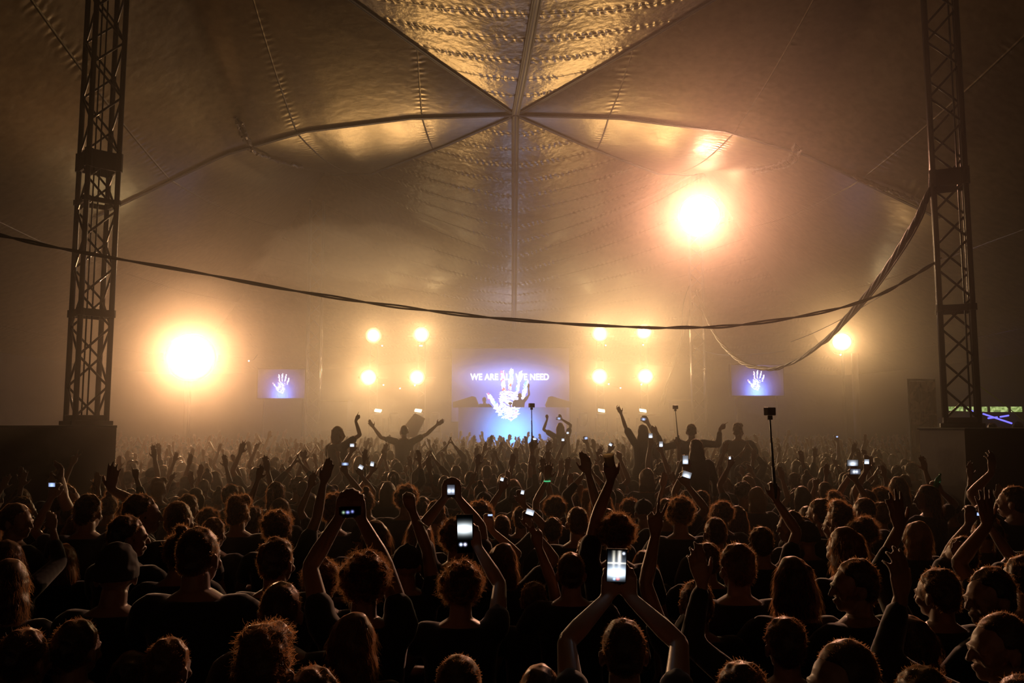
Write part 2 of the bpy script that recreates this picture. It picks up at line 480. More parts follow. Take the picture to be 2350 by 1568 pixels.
def bundle(name, pxs, r, strands, label, wob=0.0, m=None):
    """pxs: (px, py, depth) knots; several strands twisted round one line, one mesh per strand part"""
    c = spline([P(*p) for p in pxs]); o0 = c[len(c) // 2]
    t = empty(name, o0); rnd = random.Random(len(pxs) * 31 + int(pxs[0][0]))
    for k in range(strands):
        b = MB(); ph = 2 * PI * k / max(1, strands); pts = []
        for i, p in enumerate(c):
            a = ph + i * 0.35
            off = r * 1.0 if strands > 1 else 0
            w = wob * math.sin(i * 0.45 + k * 2.1) * math.sin(PI * i / len(c))
            pts.append(p - o0 + Vector((math.cos(a) * off, 0, math.sin(a) * off + w)))
        b.tube(pts, r, 7); b.build('strand', m or cable_m, t, True)
    return tag(t, label, 'cable')


bundle('overhead_cable', [(-60, 530, 9.4), (0, 540, 9.5), (165, 575, 9.9), (430, 622, 10.4), (720, 675, 10.9), (960, 710, 11.2), (1190, 735, 11.4), (1430, 750, 11.5), (1560, 752, 11.55), (1700, 746, 11.6), (1890, 716, 11.6), (2010, 680, 11.6), (2085, 640, 11.5), (2150, 600, 11.5)], 0.0135, 2,
       'long dark cable sagging across the whole tent between the two dark masts', 0.004)
bundle('cable_bundle', [(2150, 415, 11.45), (2128, 452, 11.5), (2095, 520, 12.0), (2030, 625, 13.2), (1960, 712, 14.6), (1890, 785, 16.2), (1820, 832, 18.0), (1760, 847, 19.6), (1700, 830, 21.5), (1650, 780, 23.6), (1618, 720, 25.8), (1600, 668, 26.9)], 0.026, 4,
       'thick drooping cable bundle from the dark mast to the far lamp mast', 0.02)
bundle('loose_cable', [(2128, 455, 11.5), (2116, 500, 11.7), (2070, 580, 12.4), (1990, 690, 14.0), (1900, 782, 16.0)], 0.012, 1, 'thin loose cable hanging alongside the thick cable bundle', 0.0)
bundle('thin_cable', [(2160, 592, 11.6), (2100, 632, 12.6), (2020, 680, 14.5), (1940, 728, 17.0), (1870, 763, 19.0), (1815, 785, 21.0)], 0.008, 1, 'thin cable running from the dark mast towards the glowing single lamp')
bundle('drop_cable', [(1592, 680, 26.8), (1578, 740, 27.2), (1558, 800, 27.8), (1535, 870, 28.6), (1512, 935, 29.4)], 0.020, 2, 'pair of cables slanting down from the lamp mast to the stage', 0.03)
bundle('drop_cable', [(1588, 640, 26.8), (1568, 700, 27.1), (1562, 790, 27.9), (1540, 860, 28.6), (1524, 930, 29.4)], 0.012, 1, 'single slack cable dropping beside the paired slanting cables', 0.03)
bundle('slack_rope', [(1594, 800, 26.8), (1640, 812, 26.0), (1680, 815, 25.0), (1740, 812, 24.0), (1800, 806, 23.0)], 0.012, 1, 'pale slack rope leaving the lamp mast above the hand screen', m=truss_far)
bundle('laser_beam_rod', [(2240, 880, 16.0), (2300, 925, 15.5), (2360, 975, 15.0)], 0.008, 1, 'yellow green rod standing in for a laser beam outside the open bay', m=mat('laser_beam_rod', (0.35, 0.5, 0.05), 0.5))  # laser light built as a solid coloured strand

# crumpled lacing where roof panels are laced together
lace_m = mat('lacing_fabric', (0.45, 0.38, 0.28), 0.4, 0.6, bump=(9, 0.9, 0.06))


def lacing(pxs, label):
    c = spline([P(*p) for p in pxs], 10); o0 = c[0]; t = empty('roof_lacing', o0)
    for side in (-1, 1):
        b = MB(); rnd = random.Random(side + int(pxs[0][0]))
        pts = [p - o0 + Vector((side * 0.07, 0, -side * 0.05)) for p in c]
        b.tube([p + Vector((rnd.uniform(-.02, .02), 0, rnd.uniform(-.03, .03))) for p in pts], [rnd.choice((0.02, 0.035, 0.05)) for _ in pts], 7)
        b.build('laced_edge', lace_m, t, False)
    b = MB()
    for i in range(0, len(c) - 1):
        p = c[i] - o0; q = c[i + 1] - o0
        b.tube([p + Vector((-0.07, 0, 0.05)), q + Vector((0.07, 0, -0.05))], 0.010, 5)
    b.build('lace', lace_m, t, True)
    return tag(t, label, 'lacing')


def on_roof(px, py, drop=0.06):
    """distance at which the line of sight through a pixel meets the roof sheet, a little below it"""
    dg = bpy.context.evaluated_depsgraph_get()
    a = P(px, py, 1.0) - Vector((0, 0, CAM_Z)); o = Vector((0, 0, CAM_Z))
    hit, loc, n, idx = ceiling.ray_cast(o, a.normalized())
    return (loc.y - drop * 2) if hit else 22.0


lacing([(x, y, on_roof(x, y)) for x, y in ((548, 275), (560, 310), (578, 345))], 'crumpled gold lit lacing hanging steeply at a roof corner')
lacing([(x, y, on_roof(x, y)) for x, y in ((582, 348), (630, 366), (690, 381))], 'crumpled gold lit lacing running shallowly along the roof edge')
lacing([(x, y, on_roof(x, y)) for x, y in ((1832, 335), (1815, 368), (1780, 382), (1722, 392))], 'crumpled bright lacing curving at the roof corner past the largest lamp')
lacing([(x, y, on_roof(x, y)) for x, y in ((1965, 408), (2010, 425), (2065, 445), (2120, 468))], 'bright laced roof seam running to the mast with cables')
# ------------------------------------------------------------------ stage
E0 = 13.0      # emission that renders white at this exposure
stage_m = mat('stage_black', (0.03, 0.028, 0.027), 0.7)
case_m = mat('flight_case', (0.07, 0.055, 0.05), 0.55)
b = MB()
xl = P(800, 935, 31.4).x; xr = P(1520, 935, 31.4).x
b.box(((xl + xr) / 2, 33.0, 0.75), (xr - xl, 5.2, 1.5), bev=0.01)
st = b.build('stage_platform', stage_m); tag(st, 'dark stage platform carrying the booth and lamps', 'stage')


def led_material(name, x0, x1, y0, y1, d, top, peaks):
    """picture shown by an LED wall: blue field with brighter pools, in metres on the panel"""
    m = bpy.data.materials.new(name); m.use_nodes = True; nt = m.node_tree; N = nt.nodes; L = nt.links; N.clear()
    o = N.new('ShaderNodeOutputMaterial'); e = N.new('ShaderNodeEmission'); L.new(e.outputs[0], o.inputs[0])
    tc = N.new('ShaderNodeTexCoord'); acc = None
    for (cx, cz, sx, sz, col, st_) in peaks:
        mp = N.new('ShaderNodeMapping'); mp.vector_type = 'POINT'
        mp.inputs['Scale'].default_value = (1 / sx, 0, 1 / sz); mp.inputs['Location'].default_value = (-cx / sx, 0, -cz / sz)
        L.new(tc.outputs['Object'], mp.inputs[0])
        ln = N.new('ShaderNodeVectorMath'); ln.operation = 'DOT_PRODUCT'; L.new(mp.outputs[0], ln.inputs[0]); L.new(mp.outputs[0], ln.inputs[1])
        ex = N.new('ShaderNodeMath'); ex.operation = 'MULTIPLY'; L.new(ln.outputs['Value'], ex.inputs[0]); ex.inputs[1].default_value = -1.0
        pw = N.new('ShaderNodeMath'); pw.operation = 'EXPONENT'; L.new(ex.outputs[0], pw.inputs[0])
        vm = N.new('ShaderNodeVectorMath'); vm.operation = 'SCALE'; vm.inputs[0].default_value = [c * st_ for c in col]; L.new(pw.outputs[0], vm.inputs['Scale'])
        if acc is None: acc = vm.outputs[0]
        else:
            ad = N.new('ShaderNodeVectorMath'); L.new(acc, ad.inputs[0]); L.new(vm.outputs[0], ad.inputs[1]); acc = ad.outputs[0]
    L.new(acc, e.inputs[0]); e.inputs[1].default_value = E0
    return m


WHITE = emat('led_white', (1.0, 0.97, 1.0), E0 * 1.9)
PINKE = emat('led_pink', (1.0, 0.10, 0.24), E0 * 1.9)
REDE = emat('led_red', (1.0, 0.16, 0.08), E0 * 1.3)
BLUEE = emat('led_sky', (0.15, 0.55, 1.0), E0 * 1.2)
VIOE = emat('led_violet', (0.35, 0.28, 0.9), E0 * 0.8)
YELE = emat('led_yellow', (1.0, 0.95, 0.7), E0 * 1.5)
HMATS = [WHITE, PINKE, REDE, BLUEE, VIOE, YELE]
# hand print in a unit frame measured on the big picture (pixels)
FING = [((1119, 905), (1146, 940), 7.5, [1, 0, 3, 0]), ((1153, 853), (1157, 898), 7.0, [1, 1, 0, 2]), ((1175, 848), (1170, 893), 7.0, [0, 3, 0, 2]),
        ((1195, 854), (1187, 897), 6.0, [5, 0, 3, 3]), ((1210, 873), (1200, 914), 6.5, [3, 3, 0, 0])]
PALM = [(1151, 897), (1188, 899), (1190, 934), (1188, 955), (1174, 966), (1157, 962), (1139, 946), (1132, 934), (1146, 937)]


def in_poly(x, y, poly):
    c = False; j = len(poly) - 1
    for i in range(len(poly)):
        (xi, yi), (xj, yj) = poly[i], poly[j]
        if (yi > y) != (yj > y) and x < (xj - xi) * (y - yi) / (yj - yi) + xi: c = not c
        j = i
    return c


def hand_strokes(plane, scale, keep, seed=3, dens=1.0, mapf=lambda x, y: (x, y)):
    """random paint strokes shaping a hand print; plane(px, py) -> point; keep(px, py) -> bool; returns MB with material slots"""
    rnd = random.Random(seed); b = MB()

    def stroke(x, y, ang, ln, w, mi):
        if not keep(x, y): return
        c, s = math.cos(ang), math.sin(ang); k = 5; top, bot = [], []
        for i in range(k + 1):
            t = i / k - 0.5; ww = w * (1 - 0.7 * abs(2 * t)) * rnd.uniform(0.75, 1.2)
            ox = math.sin(t * 5 + ang) * w * 0.4
            X, Y = x + c * t * ln - s * ox, y + s * t * ln + c * ox
            top.append(plane(*mapf(X - s * ww / 2, Y + c * ww / 2))); bot.append(plane(*mapf(X + s * ww / 2, Y - c * ww / 2)))
        b.cur = mi; lay = rnd.random() * 0.004
        vs = [p - Vector((0, lay, 0)) for p in top + bot]
        b.add(vs, [(i, i + 1, k + 2 + i, k + 1 + i) for i in range(k)])

    for (a, c, w, cols) in FING:
        ang = math.atan2(c[1] - a[1], c[0] - a[0]); L_ = math.hypot(c[0] - a[0], c[1] - a[1])
        for i in range(int(88 * dens)):
            t = rnd.random(); o = rnd.uniform(-1, 1) * w * 0.62 * (1 if t > .12 else .7)
            x = a[0] + (c[0] - a[0]) * t - math.sin(ang) * o; y = a[1] + (c[1] - a[1]) * t + math.cos(ang) * o
            mi = cols[min(3, int(t * 4))] if rnd.random() < 0.45 else 0
            stroke(x, y, ang + rnd.uniform(-.35, .35), rnd.uniform(4, 9), rnd.uniform(1.2, 2.6), mi)
    n = 0
    while n < 380 * dens:
        x, y = rnd.uniform(1130, 1193), rnd.uniform(895, 968)
        if not in_poly(x, y, PALM): continue
        n += 1
        ang = -0.15 + 0.5 * math.sin((y - 900) / 13) + rnd.uniform(-.4, .4)
        if y > 940: ang = rnd.uniform(-0.9, 0.4)
        stroke(x, y, ang, rnd.uniform(5, 12), rnd.uniform(1.0, 2.1), 0 if rnd.random() < 0.86 else rnd.choice([4, 4, 3, 1]))
    return b


def screen(name, x0, x1, y0, y1, d, label, peaks, thick=0.18):
    a = P(x0, y1, d); c = P(x1, y0, d); w, h = c.x - a.x, c.z - a.z
    t = empty(name, (a.x, d, a.z))
    m = led_material('led_' + str(int(x0)), 0, w, 0, h, d, None, [((px - x0) / (x1 - x0) * w, (y1 - py) / (y1 - y0) * h, sx / (x1 - x0) * w, sz / (y1 - y0) * h, col, s) for (px, py, sx, sz, col, s) in peaks])
    b = MB(); b.box((w / 2, 0.02, h / 2), (w, 0.02, h)); b.build('display', m, t)
    b = MB(); b.box((w / 2, 0.05 + thick / 2, h / 2), (w + 0.08, thick, h + 0.08), bev=0.01); b.build('housing', stage_m, t)
    tag(t, label, 'screen')
    return t, a


# back wall and booth front share one picture
bs, bo = screen('led_wall', 1036, 1306, 800, 968, 33.4, 'large blue LED wall with lettering and hand print behind the booth',
                [(1170, 866, 92, 24, (0.30, 0.36, 0.95), 0.85), (1170, 925, 80, 62, (0.20, 0.25, 0.95), 0.8), (1170, 870, 105, 58, (0.12, 0.14, 0.5), 0.35)])


def on_wall(x, y):
    p = P(x, y, 33.4 - 0.012); return p - bs.location


hb = hand_strokes(on_wall, 1, lambda x, y: y < 936 and not (855 < y < 861 and False))
hb.build('hand_print', HMATS, bs)
# lettering
fc = bpy.data.curves.new('lettering', 'FONT'); fc.body = 'WE ARE ALL WE NEED'; fc.align_x = 'CENTER'; fc.align_y = 'CENTER'; fc.size = 1.0; fc.offset = 0.026; fc.space_character = 1.06; fc.extrude = 0.01
fo = bpy.data.objects.new('lettering', fc); COL.objects.link(fo); fo.parent = bs
fc.materials.append(emat('led_text', (1, 1, 1), E0 * 2.6))
bpy.context.view_layer.update()
tw = (P(1260, 866, 33.37).x - P(1080, 866, 33.37).x); th = P(1170, 858.5, 33.37).z - P(1170, 873.0, 33.37).z
fo.rotation_euler = (PI / 2, 0, 0); fo.scale = (tw / max(0.1, fo.dimensions.x), th / 0.73, 1)
p = P(1170, 866, 33.36) - bs.location; fo.location = p

bx0, bx1, by0 = 1052, 1300, 935
booth = empty('dj_booth', (P((bx0 + bx1) / 2, by0, 31.0).x, 31.0, 1.5))
a = P(bx0, by0, 31.0); c = P(bx1, by0, 31.0); bw_, bh = c.x - a.x, a.z - 1.5
m = led_material('led_booth', 0, 0, 0, 0, 0, None, [(0.0, 0.55, 0.85, 0.85, (0.10, 0.38, 1.0), 1.9), (0.0, 0.6, 1.35, 1.2, (0.12, 0.13, 0.6), 0.6)])
b = MB(); b.box((0, 0.01, bh / 2), (bw_, 0.02, bh)); b.build('led_front', m, booth)
b = MB(); b.box((0, 0.52, bh / 2 - 0.01), (bw_ - 0.02, 0.98, bh - 0.02), bev=0.01); b.build('cabinet', stage_m, booth)
hb = hand_strokes(lambda x, y: P(x, y, 31.0 - 0.012) - booth.location, 1, lambda x, y: y >= 935.5, seed=5)
hb.build('hand_print', HMATS, booth)
tag(booth, 'wide blue lit booth with the heel of the hand print on its front', 'booth')
# mixer gear on the booth
for (px, py, w, label) in ((1171, 930, 0.16, 'small dark microphone stand head on the booth top'), ):
    q = P(px, 935, 31.3); b = MB(); b.tube([(0, 0, 0), (0, 0, 0.12)], 0.02, 8); b.lathe([(0.03, 0), (0.07, 0.03), (0.07, 0.08), (0.02, 0.10)], (0, 0, 0.1)); o = b.build('booth_lamp', stage_m, None, True, (q.x, q.y, booth.location.z + bh)); tag(o, 'small dark lamp standing on the booth top between the two people', 'lamp')
q = P(1093, 932, 31.3); b = MB(); b.lathe([(0.01, 0.0), (0.05, 0.02), (0.05, 0.06), (0.01, 0.09)], n=12)
tag(b.build('booth_light', emat('booth_bulb', (1, 0.95, 0.9), E0 * 4), None, True, (q.x, q.y, booth.location.z + bh)), 'tiny white light on the booth beside the bending person', 'lamp')


def wedge(px, flip, label):
    q = P(px, 935, 31.35); t = empty('monitor_speaker', (q.x, q.y, booth.location.z + bh), 0)
    s = -1 if flip else 1; b = MB(); n = [(-0.46, 0), (0.46, 0), (0.50, 0.06), (0.36, 0.40), (0.26, 0.42), (-0.46, 0.20)]
    n = [(x * s, z) for x, z in n]; vs = [(x, y, z) for y in (-0.22, 0.22) for x, z in n]
    k = len(n); fs = [tuple(range(k)), tuple(range(2 * k - 1, k - 1, -1))] + [(i, i + k, (i + 1) % k + k, (i + 1) % k) for i in range(k)]
    b.add(vs, fs); b.build('cabinet', case_m, t)
    b = MB(); p0, p1 = Vector((0.50 * s, 0, 0.06)), Vector((0.36 * s, 0, 0.40)); d = (p1 - p0).normalized(); nrm = Vector((d.z, 0, -d.x)) * (1 if not flip else -1)
    c_ = (p0 + p1) / 2; b.box(c_ + nrm * 0.012, (0.03, 0.40, 0.33), Matrix.Rotation(-math.atan2(d.x, d.z) * -1, 3, 'Y')); b.build('grille', mat('grille', (0.2, 0.2, 0.2), 0.5, 0.6), t)
    tag(t, label, 'speaker')


wedge(1068, False, 'tilted monitor speaker on the booth beside the bending person')
wedge(1282, True, 'tilted monitor speaker on the booth end beside the raised arm')

# side screens
S_P = lambda cx, cy: [(cx + 2, cy + 28, 19, 22, (0.14, 0.30, 1.0), 1.9), (cx + 2, cy + 14, 36, 32, (0.16, 0.15, 0.75), 0.7), (cx, cy, 85, 60, (0.12, 0.10, 0.20), 0.12)]
for (x0, x1, y0, y1, hx, hy, lab) in ((590, 704, 848, 914, 644, 880, 'small screen with a glowing hand print amid bright smoke'), (1680, 1797, 838, 908, 1734, 873, 'small screen with a glowing hand print under the drooping cables')):
    s_, _ = screen('side_screen', x0, x1, y0, y1, 28.2, lab, S_P(hx, hy))
    cxs, cys, sc, scy = (hx, hy, 0.415, 0.385)
    b = hand_strokes(lambda x, y, s_=s_: P(x, y, 28.2 - 0.01) - s_.location, 1, lambda x, y: True, 9, 0.45, lambda x, y, hx=hx, hy=hy: (hx + (x - 1163) * 0.41, hy + (y - 906) * 0.385))
    b.build('hand_print', HMATS, s_)
    b = MB(); w = P(x1, y1, 28.2).x - P(x0, y1, 28.2).x; z = s_.location.z
    for k in (0.1, 0.9): b.tube([(w * k, 0.2, -z), (w * k, 0.2, 0)], 0.04, 8)
    b.box((w / 2, 0.2, -z + 0.04), (w, 0.5, 0.08)); b.build('stand', dark_metal, s_)

# ------------------------------------------------------------------ lamps
body_m = mat('lamp_body', (0.03, 0.03, 0.03), 0.4, 0.3)


def lens_mat(color, strength, rl):
    """lamp lens whose emission fades towards its rim, imitating the soft glare"""
    key = 'lens_%d_%d' % (strength, rl * 100)
    if key in MATS: return MATS[key]
    m = bpy.data.materials.new(key); m.use_nodes = True; nt = m.node_tree; nt.nodes.clear(); N = nt.nodes; L = nt.links
    o = N.new('ShaderNodeOutputMaterial'); e = N.new('ShaderNodeEmission'); e.inputs[0].default_value = (*color, 1); tc = N.new('ShaderNodeTexCoord')
    ln = N.new('ShaderNodeVectorMath'); ln.operation = 'DOT_PRODUCT'; L.new(tc.outputs['Object'], ln.inputs[0]); L.new(tc.outputs['Object'], ln.inputs[1])
    k = N.new('ShaderNodeMath'); k.operation = 'MULTIPLY'; k.inputs[1].default_value = -1 / (0.45 * rl) ** 2; L.new(ln.outputs['Value'], k.inputs[0])
    x = N.new('ShaderNodeMath'); x.operation = 'EXPONENT'; L.new(k.outputs[0], x.inputs[0])
    q = N.new('ShaderNodeMath'); q.operation = 'MULTIPLY_ADD'; q.inputs[1].default_value = strength; q.inputs[2].default_value = 0.4; L.new(x.outputs[0], q.inputs[0])
    L.new(q.outputs[0], e.inputs[1]); L.new(e.outputs[0], o.inputs[0]); m.cycles.emission_sampling = 'NONE'; MATS[key] = m
    return m


def fixture(loc, target, rl, strength, color, name, label, group=None):
    t = empty(name, loc); rm = (Vector(target) - Vector(loc)).to_track_quat('-Z', 'Y').to_matrix()
    b = MB(); s = rl
    b.lathe([(0.25 * s, 1.5 * s), (0.75 * s, 1.35 * s), (1.05 * s, 0.5 * s), (1.16 * s, 0.06 * s), (1.12 * s, 0.04 * s)], rot=rm); b.build('lamp_head', body_m, t, True)
    b = MB(); b.lathe([(1.08 * s, 0.0), (1.08 * s, 0.03 * s)], rot=rm, n=28); o = b.build('lens', lens_mat(color, strength, rl * 1.08), t)
    b = MB()
    for sg in (-1, 1): b.box(rm @ Vector((sg * 1.28 * s, 0, 0.8 * s)), (0.12 * s, 0.3 * s, 1.7 * s), rm)
    b.box(rm @ Vector((0, 0, 1.72 * s)), (2.68 * s, 0.3 * s, 0.2 * s), rm); b.build('yoke', body_m, t)
    tag(t, label, 'lamp', group); LASTF[:] = [t]
    return t


LASTF = []
where = ['glowing stage lamp, upper row, the dimmest beside the pale mast', 'glowing stage lamp, upper row, above the person with spread arms',
         'glowing stage lamp, lower row, the one near the pale mast', 'glowing stage lamp, lower row, above the tilted cardboard sign',
         'glowing stage lamp, upper row, touching the overhead cable beside the LED wall', 'glowing stage lamp, upper row, crossed by the overhead cable near the slanting cables',
         'glowing stage lamp, lower row, closest past the LED wall lettering end', 'glowing stage lamp, lower row, above the woman with one arm raised',
         'single glowing lamp between hand screen and dark mast', 'huge glaring lamp amid smoke near the small hand screen', 'largest glaring lamp high on the pale mast']
for i, (lx, ly, ld, lp, lc, la) in enumerate(LAMPS):
    p = P(lx, ly, ld); d = (Vector((0, 0, 3.2)) - p).normalized(); rl = 0.28 if lp < 15000 else 0.60  # lenses enlarged to imitate the glare around each lamp
    fixture(p - d * 0.12, (0, 0, 3.2), rl, 120 if lp < 15000 else 90, (1.0, 0.80, 0.52), "stage_lamp", where[i], 'stage lamps' if i < 8 else None)
    t_ = LASTF[0]
    if i == 9 or i == 8:
        b = MB(); bk = -d * 0.9; zf = t_.location.z
        b.tube([bk, (bk.x, bk.y, -zf)], 0.05, 10); b.box((bk.x, bk.y, -zf + 0.03), (0.9, 0.9, 0.06)); b.build('stand', dark_metal, t_, True)
# truss ladders the eight lamps hang from
for (a, c, lab) in (((857, 845), (1, 1), 'vertical truss ladder carrying the outer lamp pair by the pale mast'), ((967, 957), (1, 1), 'vertical truss ladder carrying the inner lamp pair'),
                    ((1377, 1376), (1, 1), 'vertical truss ladder with lamps beside the LED wall'), ((1478, 1481), (1, 1), 'vertical truss ladder with lamps by the slanting cables')):
    q = P((a + 0) if isinstance(a, int) else a[0], 866, 31.72)
    t = empty('lamp_ladder', (q.x, q.y, 1.5)); hgt = 6.15 - 1.5
    for sx in (-0.14, 0.14):
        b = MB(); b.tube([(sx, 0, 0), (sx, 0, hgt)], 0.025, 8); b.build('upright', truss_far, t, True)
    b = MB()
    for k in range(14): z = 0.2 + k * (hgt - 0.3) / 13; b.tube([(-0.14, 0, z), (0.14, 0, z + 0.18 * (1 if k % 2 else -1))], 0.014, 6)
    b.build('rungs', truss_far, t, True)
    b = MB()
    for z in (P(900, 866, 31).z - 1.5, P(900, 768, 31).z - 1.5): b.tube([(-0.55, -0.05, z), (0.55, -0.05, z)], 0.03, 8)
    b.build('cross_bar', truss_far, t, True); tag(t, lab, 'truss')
# small indicator lights under the lamps
IND = ['under the dimmest upper lamp by the pale mast', 'under the inner upper lamp, first of a touching pair', 'under the inner upper lamp, second of a touching pair', 'under the outer lower lamp by the pale mast',
       'low between the two lower lamps near the booth sign', 'under the inner lower lamp above the cardboard sign', 'under the upper lamp beside the LED wall', 'under the upper lamp crossed by the cable', 'under the lower lamp beside the LED wall',
       'low between two lower lamps by the slanting cables', 'under the outer lower lamp by the slanting cables', 'under the single lamp near the dark mast', 'alone in the smoke beside the huge lamp']
for k, (x, y) in enumerate(((877, 795), (964, 795), (968, 795), (880, 885), (918, 893), (952, 886), (1390, 794), (1476, 793), (1397, 883), (1424, 892), (1472, 884), (1929, 816), (571, 830))):
    p = P(x, y, 30.6 if k < 11 else 27.0); b = MB(); b.lathe([(0.005, 0), (0.022, 0.01), (0.022, 0.03), (0.005, 0.04)], n=8)
    rb = MB(); lx_ = min([P(q_, 866, 31.72).x for q_ in (857, 967, 1377, 1478)], key=lambda v: abs(v - p.x)) - p.x if k < 11 else 0.0
    rb.tube([(0, 0.0, 0.03), (lx_ * 0.5, 0.5, 0.1), (lx_, 31.72 - p.y if k < 11 else 0.9, 0.3)], 0.008, 6)
    o = b.build('indicator_light', emat('indicator', (0.8, 0.85, 1.0), E0 * 4), None, False, p); rb.build('bracket_rod', dark_metal, o); tag(o, 'tiny white indicator light ' + IND[k], 'light', 'indicator lights by the lamps')
# floor lamps along the stage front
for k, (x, lit, lab) in enumerate(((868, 1, 'floor moving lamp, lit on top, below the lamp ladder by the mast'), (905, 0, 'dark floor moving lamp behind the cardboard sign holder'), (960, 1, 'floor moving lamp with bright cap near the cardboard sign'), (998, 0, 'dark floor moving lamp between the sign and the booth'),
                                   (1338, 0, 'dark floor moving lamp beside the booth end'), (1380, 1, 'floor moving lamp with bright cap near the booth'), (1430, 0, 'dark floor moving lamp above the raised open hand'), (1475, 1, 'floor moving lamp with bright cap behind the raised phone'))):
    q = P(x, 965, 30.6); t = empty('floor_lamp', (q.x, q.y, 1.5))
    b = MB(); b.box((0, 0, 0.30), (0.55, 0.5, 0.6), bev=0.03); b.build('base', case_m, t)
    b = MB()
    for sg in (-1, 1): b.box((sg * 0.20, 0, 0.86), (0.06, 0.16, 0.5), bev=0.02)
    b.build('yoke', case_m, t)
    b = MB(); b.lathe([(0.10, -0.24), (0.155, -0.16), (0.165, 0.10), (0.18, 0.22), (0.15, 0.24)], (0, 0, 1.06), Euler((0.25, 0, 0)).to_matrix()); b.build('lamp_head', body_m, t, True)
    if lit:
        b = MB(); b.box((0, 0, 0), (0.24, 0.2, 0.05), (0.35, 0.15, 0)); o = b.build('lens', emat('floor_lens', (1.0, 0.85, 0.5), E0 * 2.2), t); o.location = (0, -0.08, 1.38)
    tag(t, lab, 'lamp', 'floor lamps along the stage front')
# speaker stacks and frames at the stage ends
for (x0, x1, y0, d, lab) in ((735, 798, 921, 30.5, 'square speaker stack with pale top edge beside the pale mast'), (1545, 1592, 920, 30.5, 'square speaker stack with pale top edge beside the lamp mast'), (1486, 1511, 953, 30.2, 'small pale framed box behind the raised phone')):
    a = P(x0, y0, d); c = P(x1, y0, d); t = empty('speaker_stack', ((a.x + c.x) / 2, d, 0)); w = c.x - a.x
    n = 3 if w > 0.5 else 2
    for k in range(n):
        b = MB(); b.box((0, 0.4, a.z * (k + 0.5) / n), (w, 0.8, a.z / n - 0.015), bev=0.015); b.build('cabinet', mat('stack_grey', (0.22, 0.19, 0.15), 0.6), t)
    b = MB(); b.box((0, 0.4, a.z + 0.015), (w + 0.06, 0.84, 0.03)); b.box((0, -0.02, a.z + 0.012), (w + 0.06, 0.03, 0.05)); b.build('top_edge', mat('pale_edge', (0.75, 0.7, 0.6), 0.4), t)
    tag(t, lab, 'speaker')
# rear posts and banner by the open bay
q = P(1968, 985, 26); b = MB(); b.tube([(0, 0, 0), (0, 0, 4.6)], 0.10, 12); tag(b.build('tent_pole', mat('pole_grey', (0.3, 0.27, 0.22), 0.5), None, True, (q.x, q.y, 0)), 'grey side pole of the tent below the single lamp', 'pole')
bn = bpy.data.materials.new('leaf_banner'); bn.use_nodes = True; nt = bn.node_tree; bb = nt.nodes['Principled BSDF']; bb.inputs['Roughness'].default_value = 0.8
tc = nt.nodes.new('ShaderNodeTexCoord'); vo = nt.nodes.new('ShaderNodeTexNoise'); vo.inputs['Scale'].default_value = 3.2; vo.inputs['Detail'].default_value = 5; vo.inputs['Distortion'].default_value = 1.5
cr = nt.nodes.new('ShaderNodeValToRGB'); cr.color_ramp.elements[0].position = 0.46; cr.color_ramp.elements[0].color = (0.16, 0.07, 0.035, 1); cr.color_ramp.elements[1].position = 0.56; cr.color_ramp.elements[1].color = (0.36, 0.19, 0.11, 1)
nt.links.new(tc.outputs['Object'], vo.inputs[0]); nt.links.new(vo.outputs[0], cr.inputs[0]); nt.links.new(cr.outputs[0], bb.inputs['Base Color'])
a = P(2086, 875, 17); c = P(2152, 990, 17); t = empty('banner', (a.x, 17, 0))
b = MB(); w = c.x - a.x; k = 12
b.add([(w * i / k, 0.03 * math.sin(i * 1.3), z) for i in range(k + 1) for z in (0.4, a.z)], [(i * 2, i * 2 + 2, i * 2 + 3, i * 2 + 1) for i in range(k)]); b.build('cloth', bn, t)
b = MB()
for x in (0, w): b.tube([(x, 0.04, 0), (x, 0.04, a.z + 0.05)], 0.02, 8)
b.tube([(0, 0.04, a.z + 0.03), (w, 0.04, a.z + 0.03)], 0.02, 8); b.build('banner_frame', dark_metal, t, True); tag(t, 'reddish banner printed with leafy branches beside the dark mast', 'banner')

# outside the open bay: a second tent with a lit strip, blue light tubes
t = empty('bar_tent', P(2300, 960, 34)); t.location.z = 0
x0 = P(2235, 930, 34).x - t.location.x; x1 = P(2420, 930, 34).x - t.location.x
zt, zb = P(2300, 931, 34).z, P(2300, 944, 34).z
b = MB(); vs = [(x0 - 3.2, -1.5, 1.6), (x0 - 0.4, 1.5, zb + 0.05), (x1 + 1, 1.5, zb - 0.1), (x1 + 1, -4.5, 1.3), (x0 - 3.2, -1.5, 1.5), (x0 - 0.4, 1.5, zb - 0.1), (x1 + 1, 1.5, zb - 0.2), (x1 + 1, -4.5, 1.2)]
b.add(vs, [(0, 1, 2, 3), (4, 7, 6, 5), (0, 4, 5, 1), (1, 5, 6, 2), (2, 6, 7, 3), (3, 7, 4, 0)]); b.build('canopy', mat('bar_canopy', (0.10, 0.11, 0.16), 0.6), t)
lm = bpy.data.materials.new('lit_strip'); lm.use_nodes = True; nt = lm.node_tree; nt.nodes.clear(); o_ = nt.nodes.new('ShaderNodeOutputMaterial'); e_ = nt.nodes.new('ShaderNodeEmission')
tc = nt.nodes.new('ShaderNodeTexCoord'); nz = nt.nodes.new('ShaderNodeTexNoise'); nz.inputs['Scale'].default_value = 6; cr = nt.nodes.new('ShaderNodeValToRGB')
cr.color_ramp.elements[0].position = 0.4; cr.color_ramp.elements[0].color = (0.12, 0.17, 0.04, 1); cr.color_ramp.elements[1].position = 0.6; cr.color_ramp.elements[1].color = (0.40, 0.48, 0.16, 1)
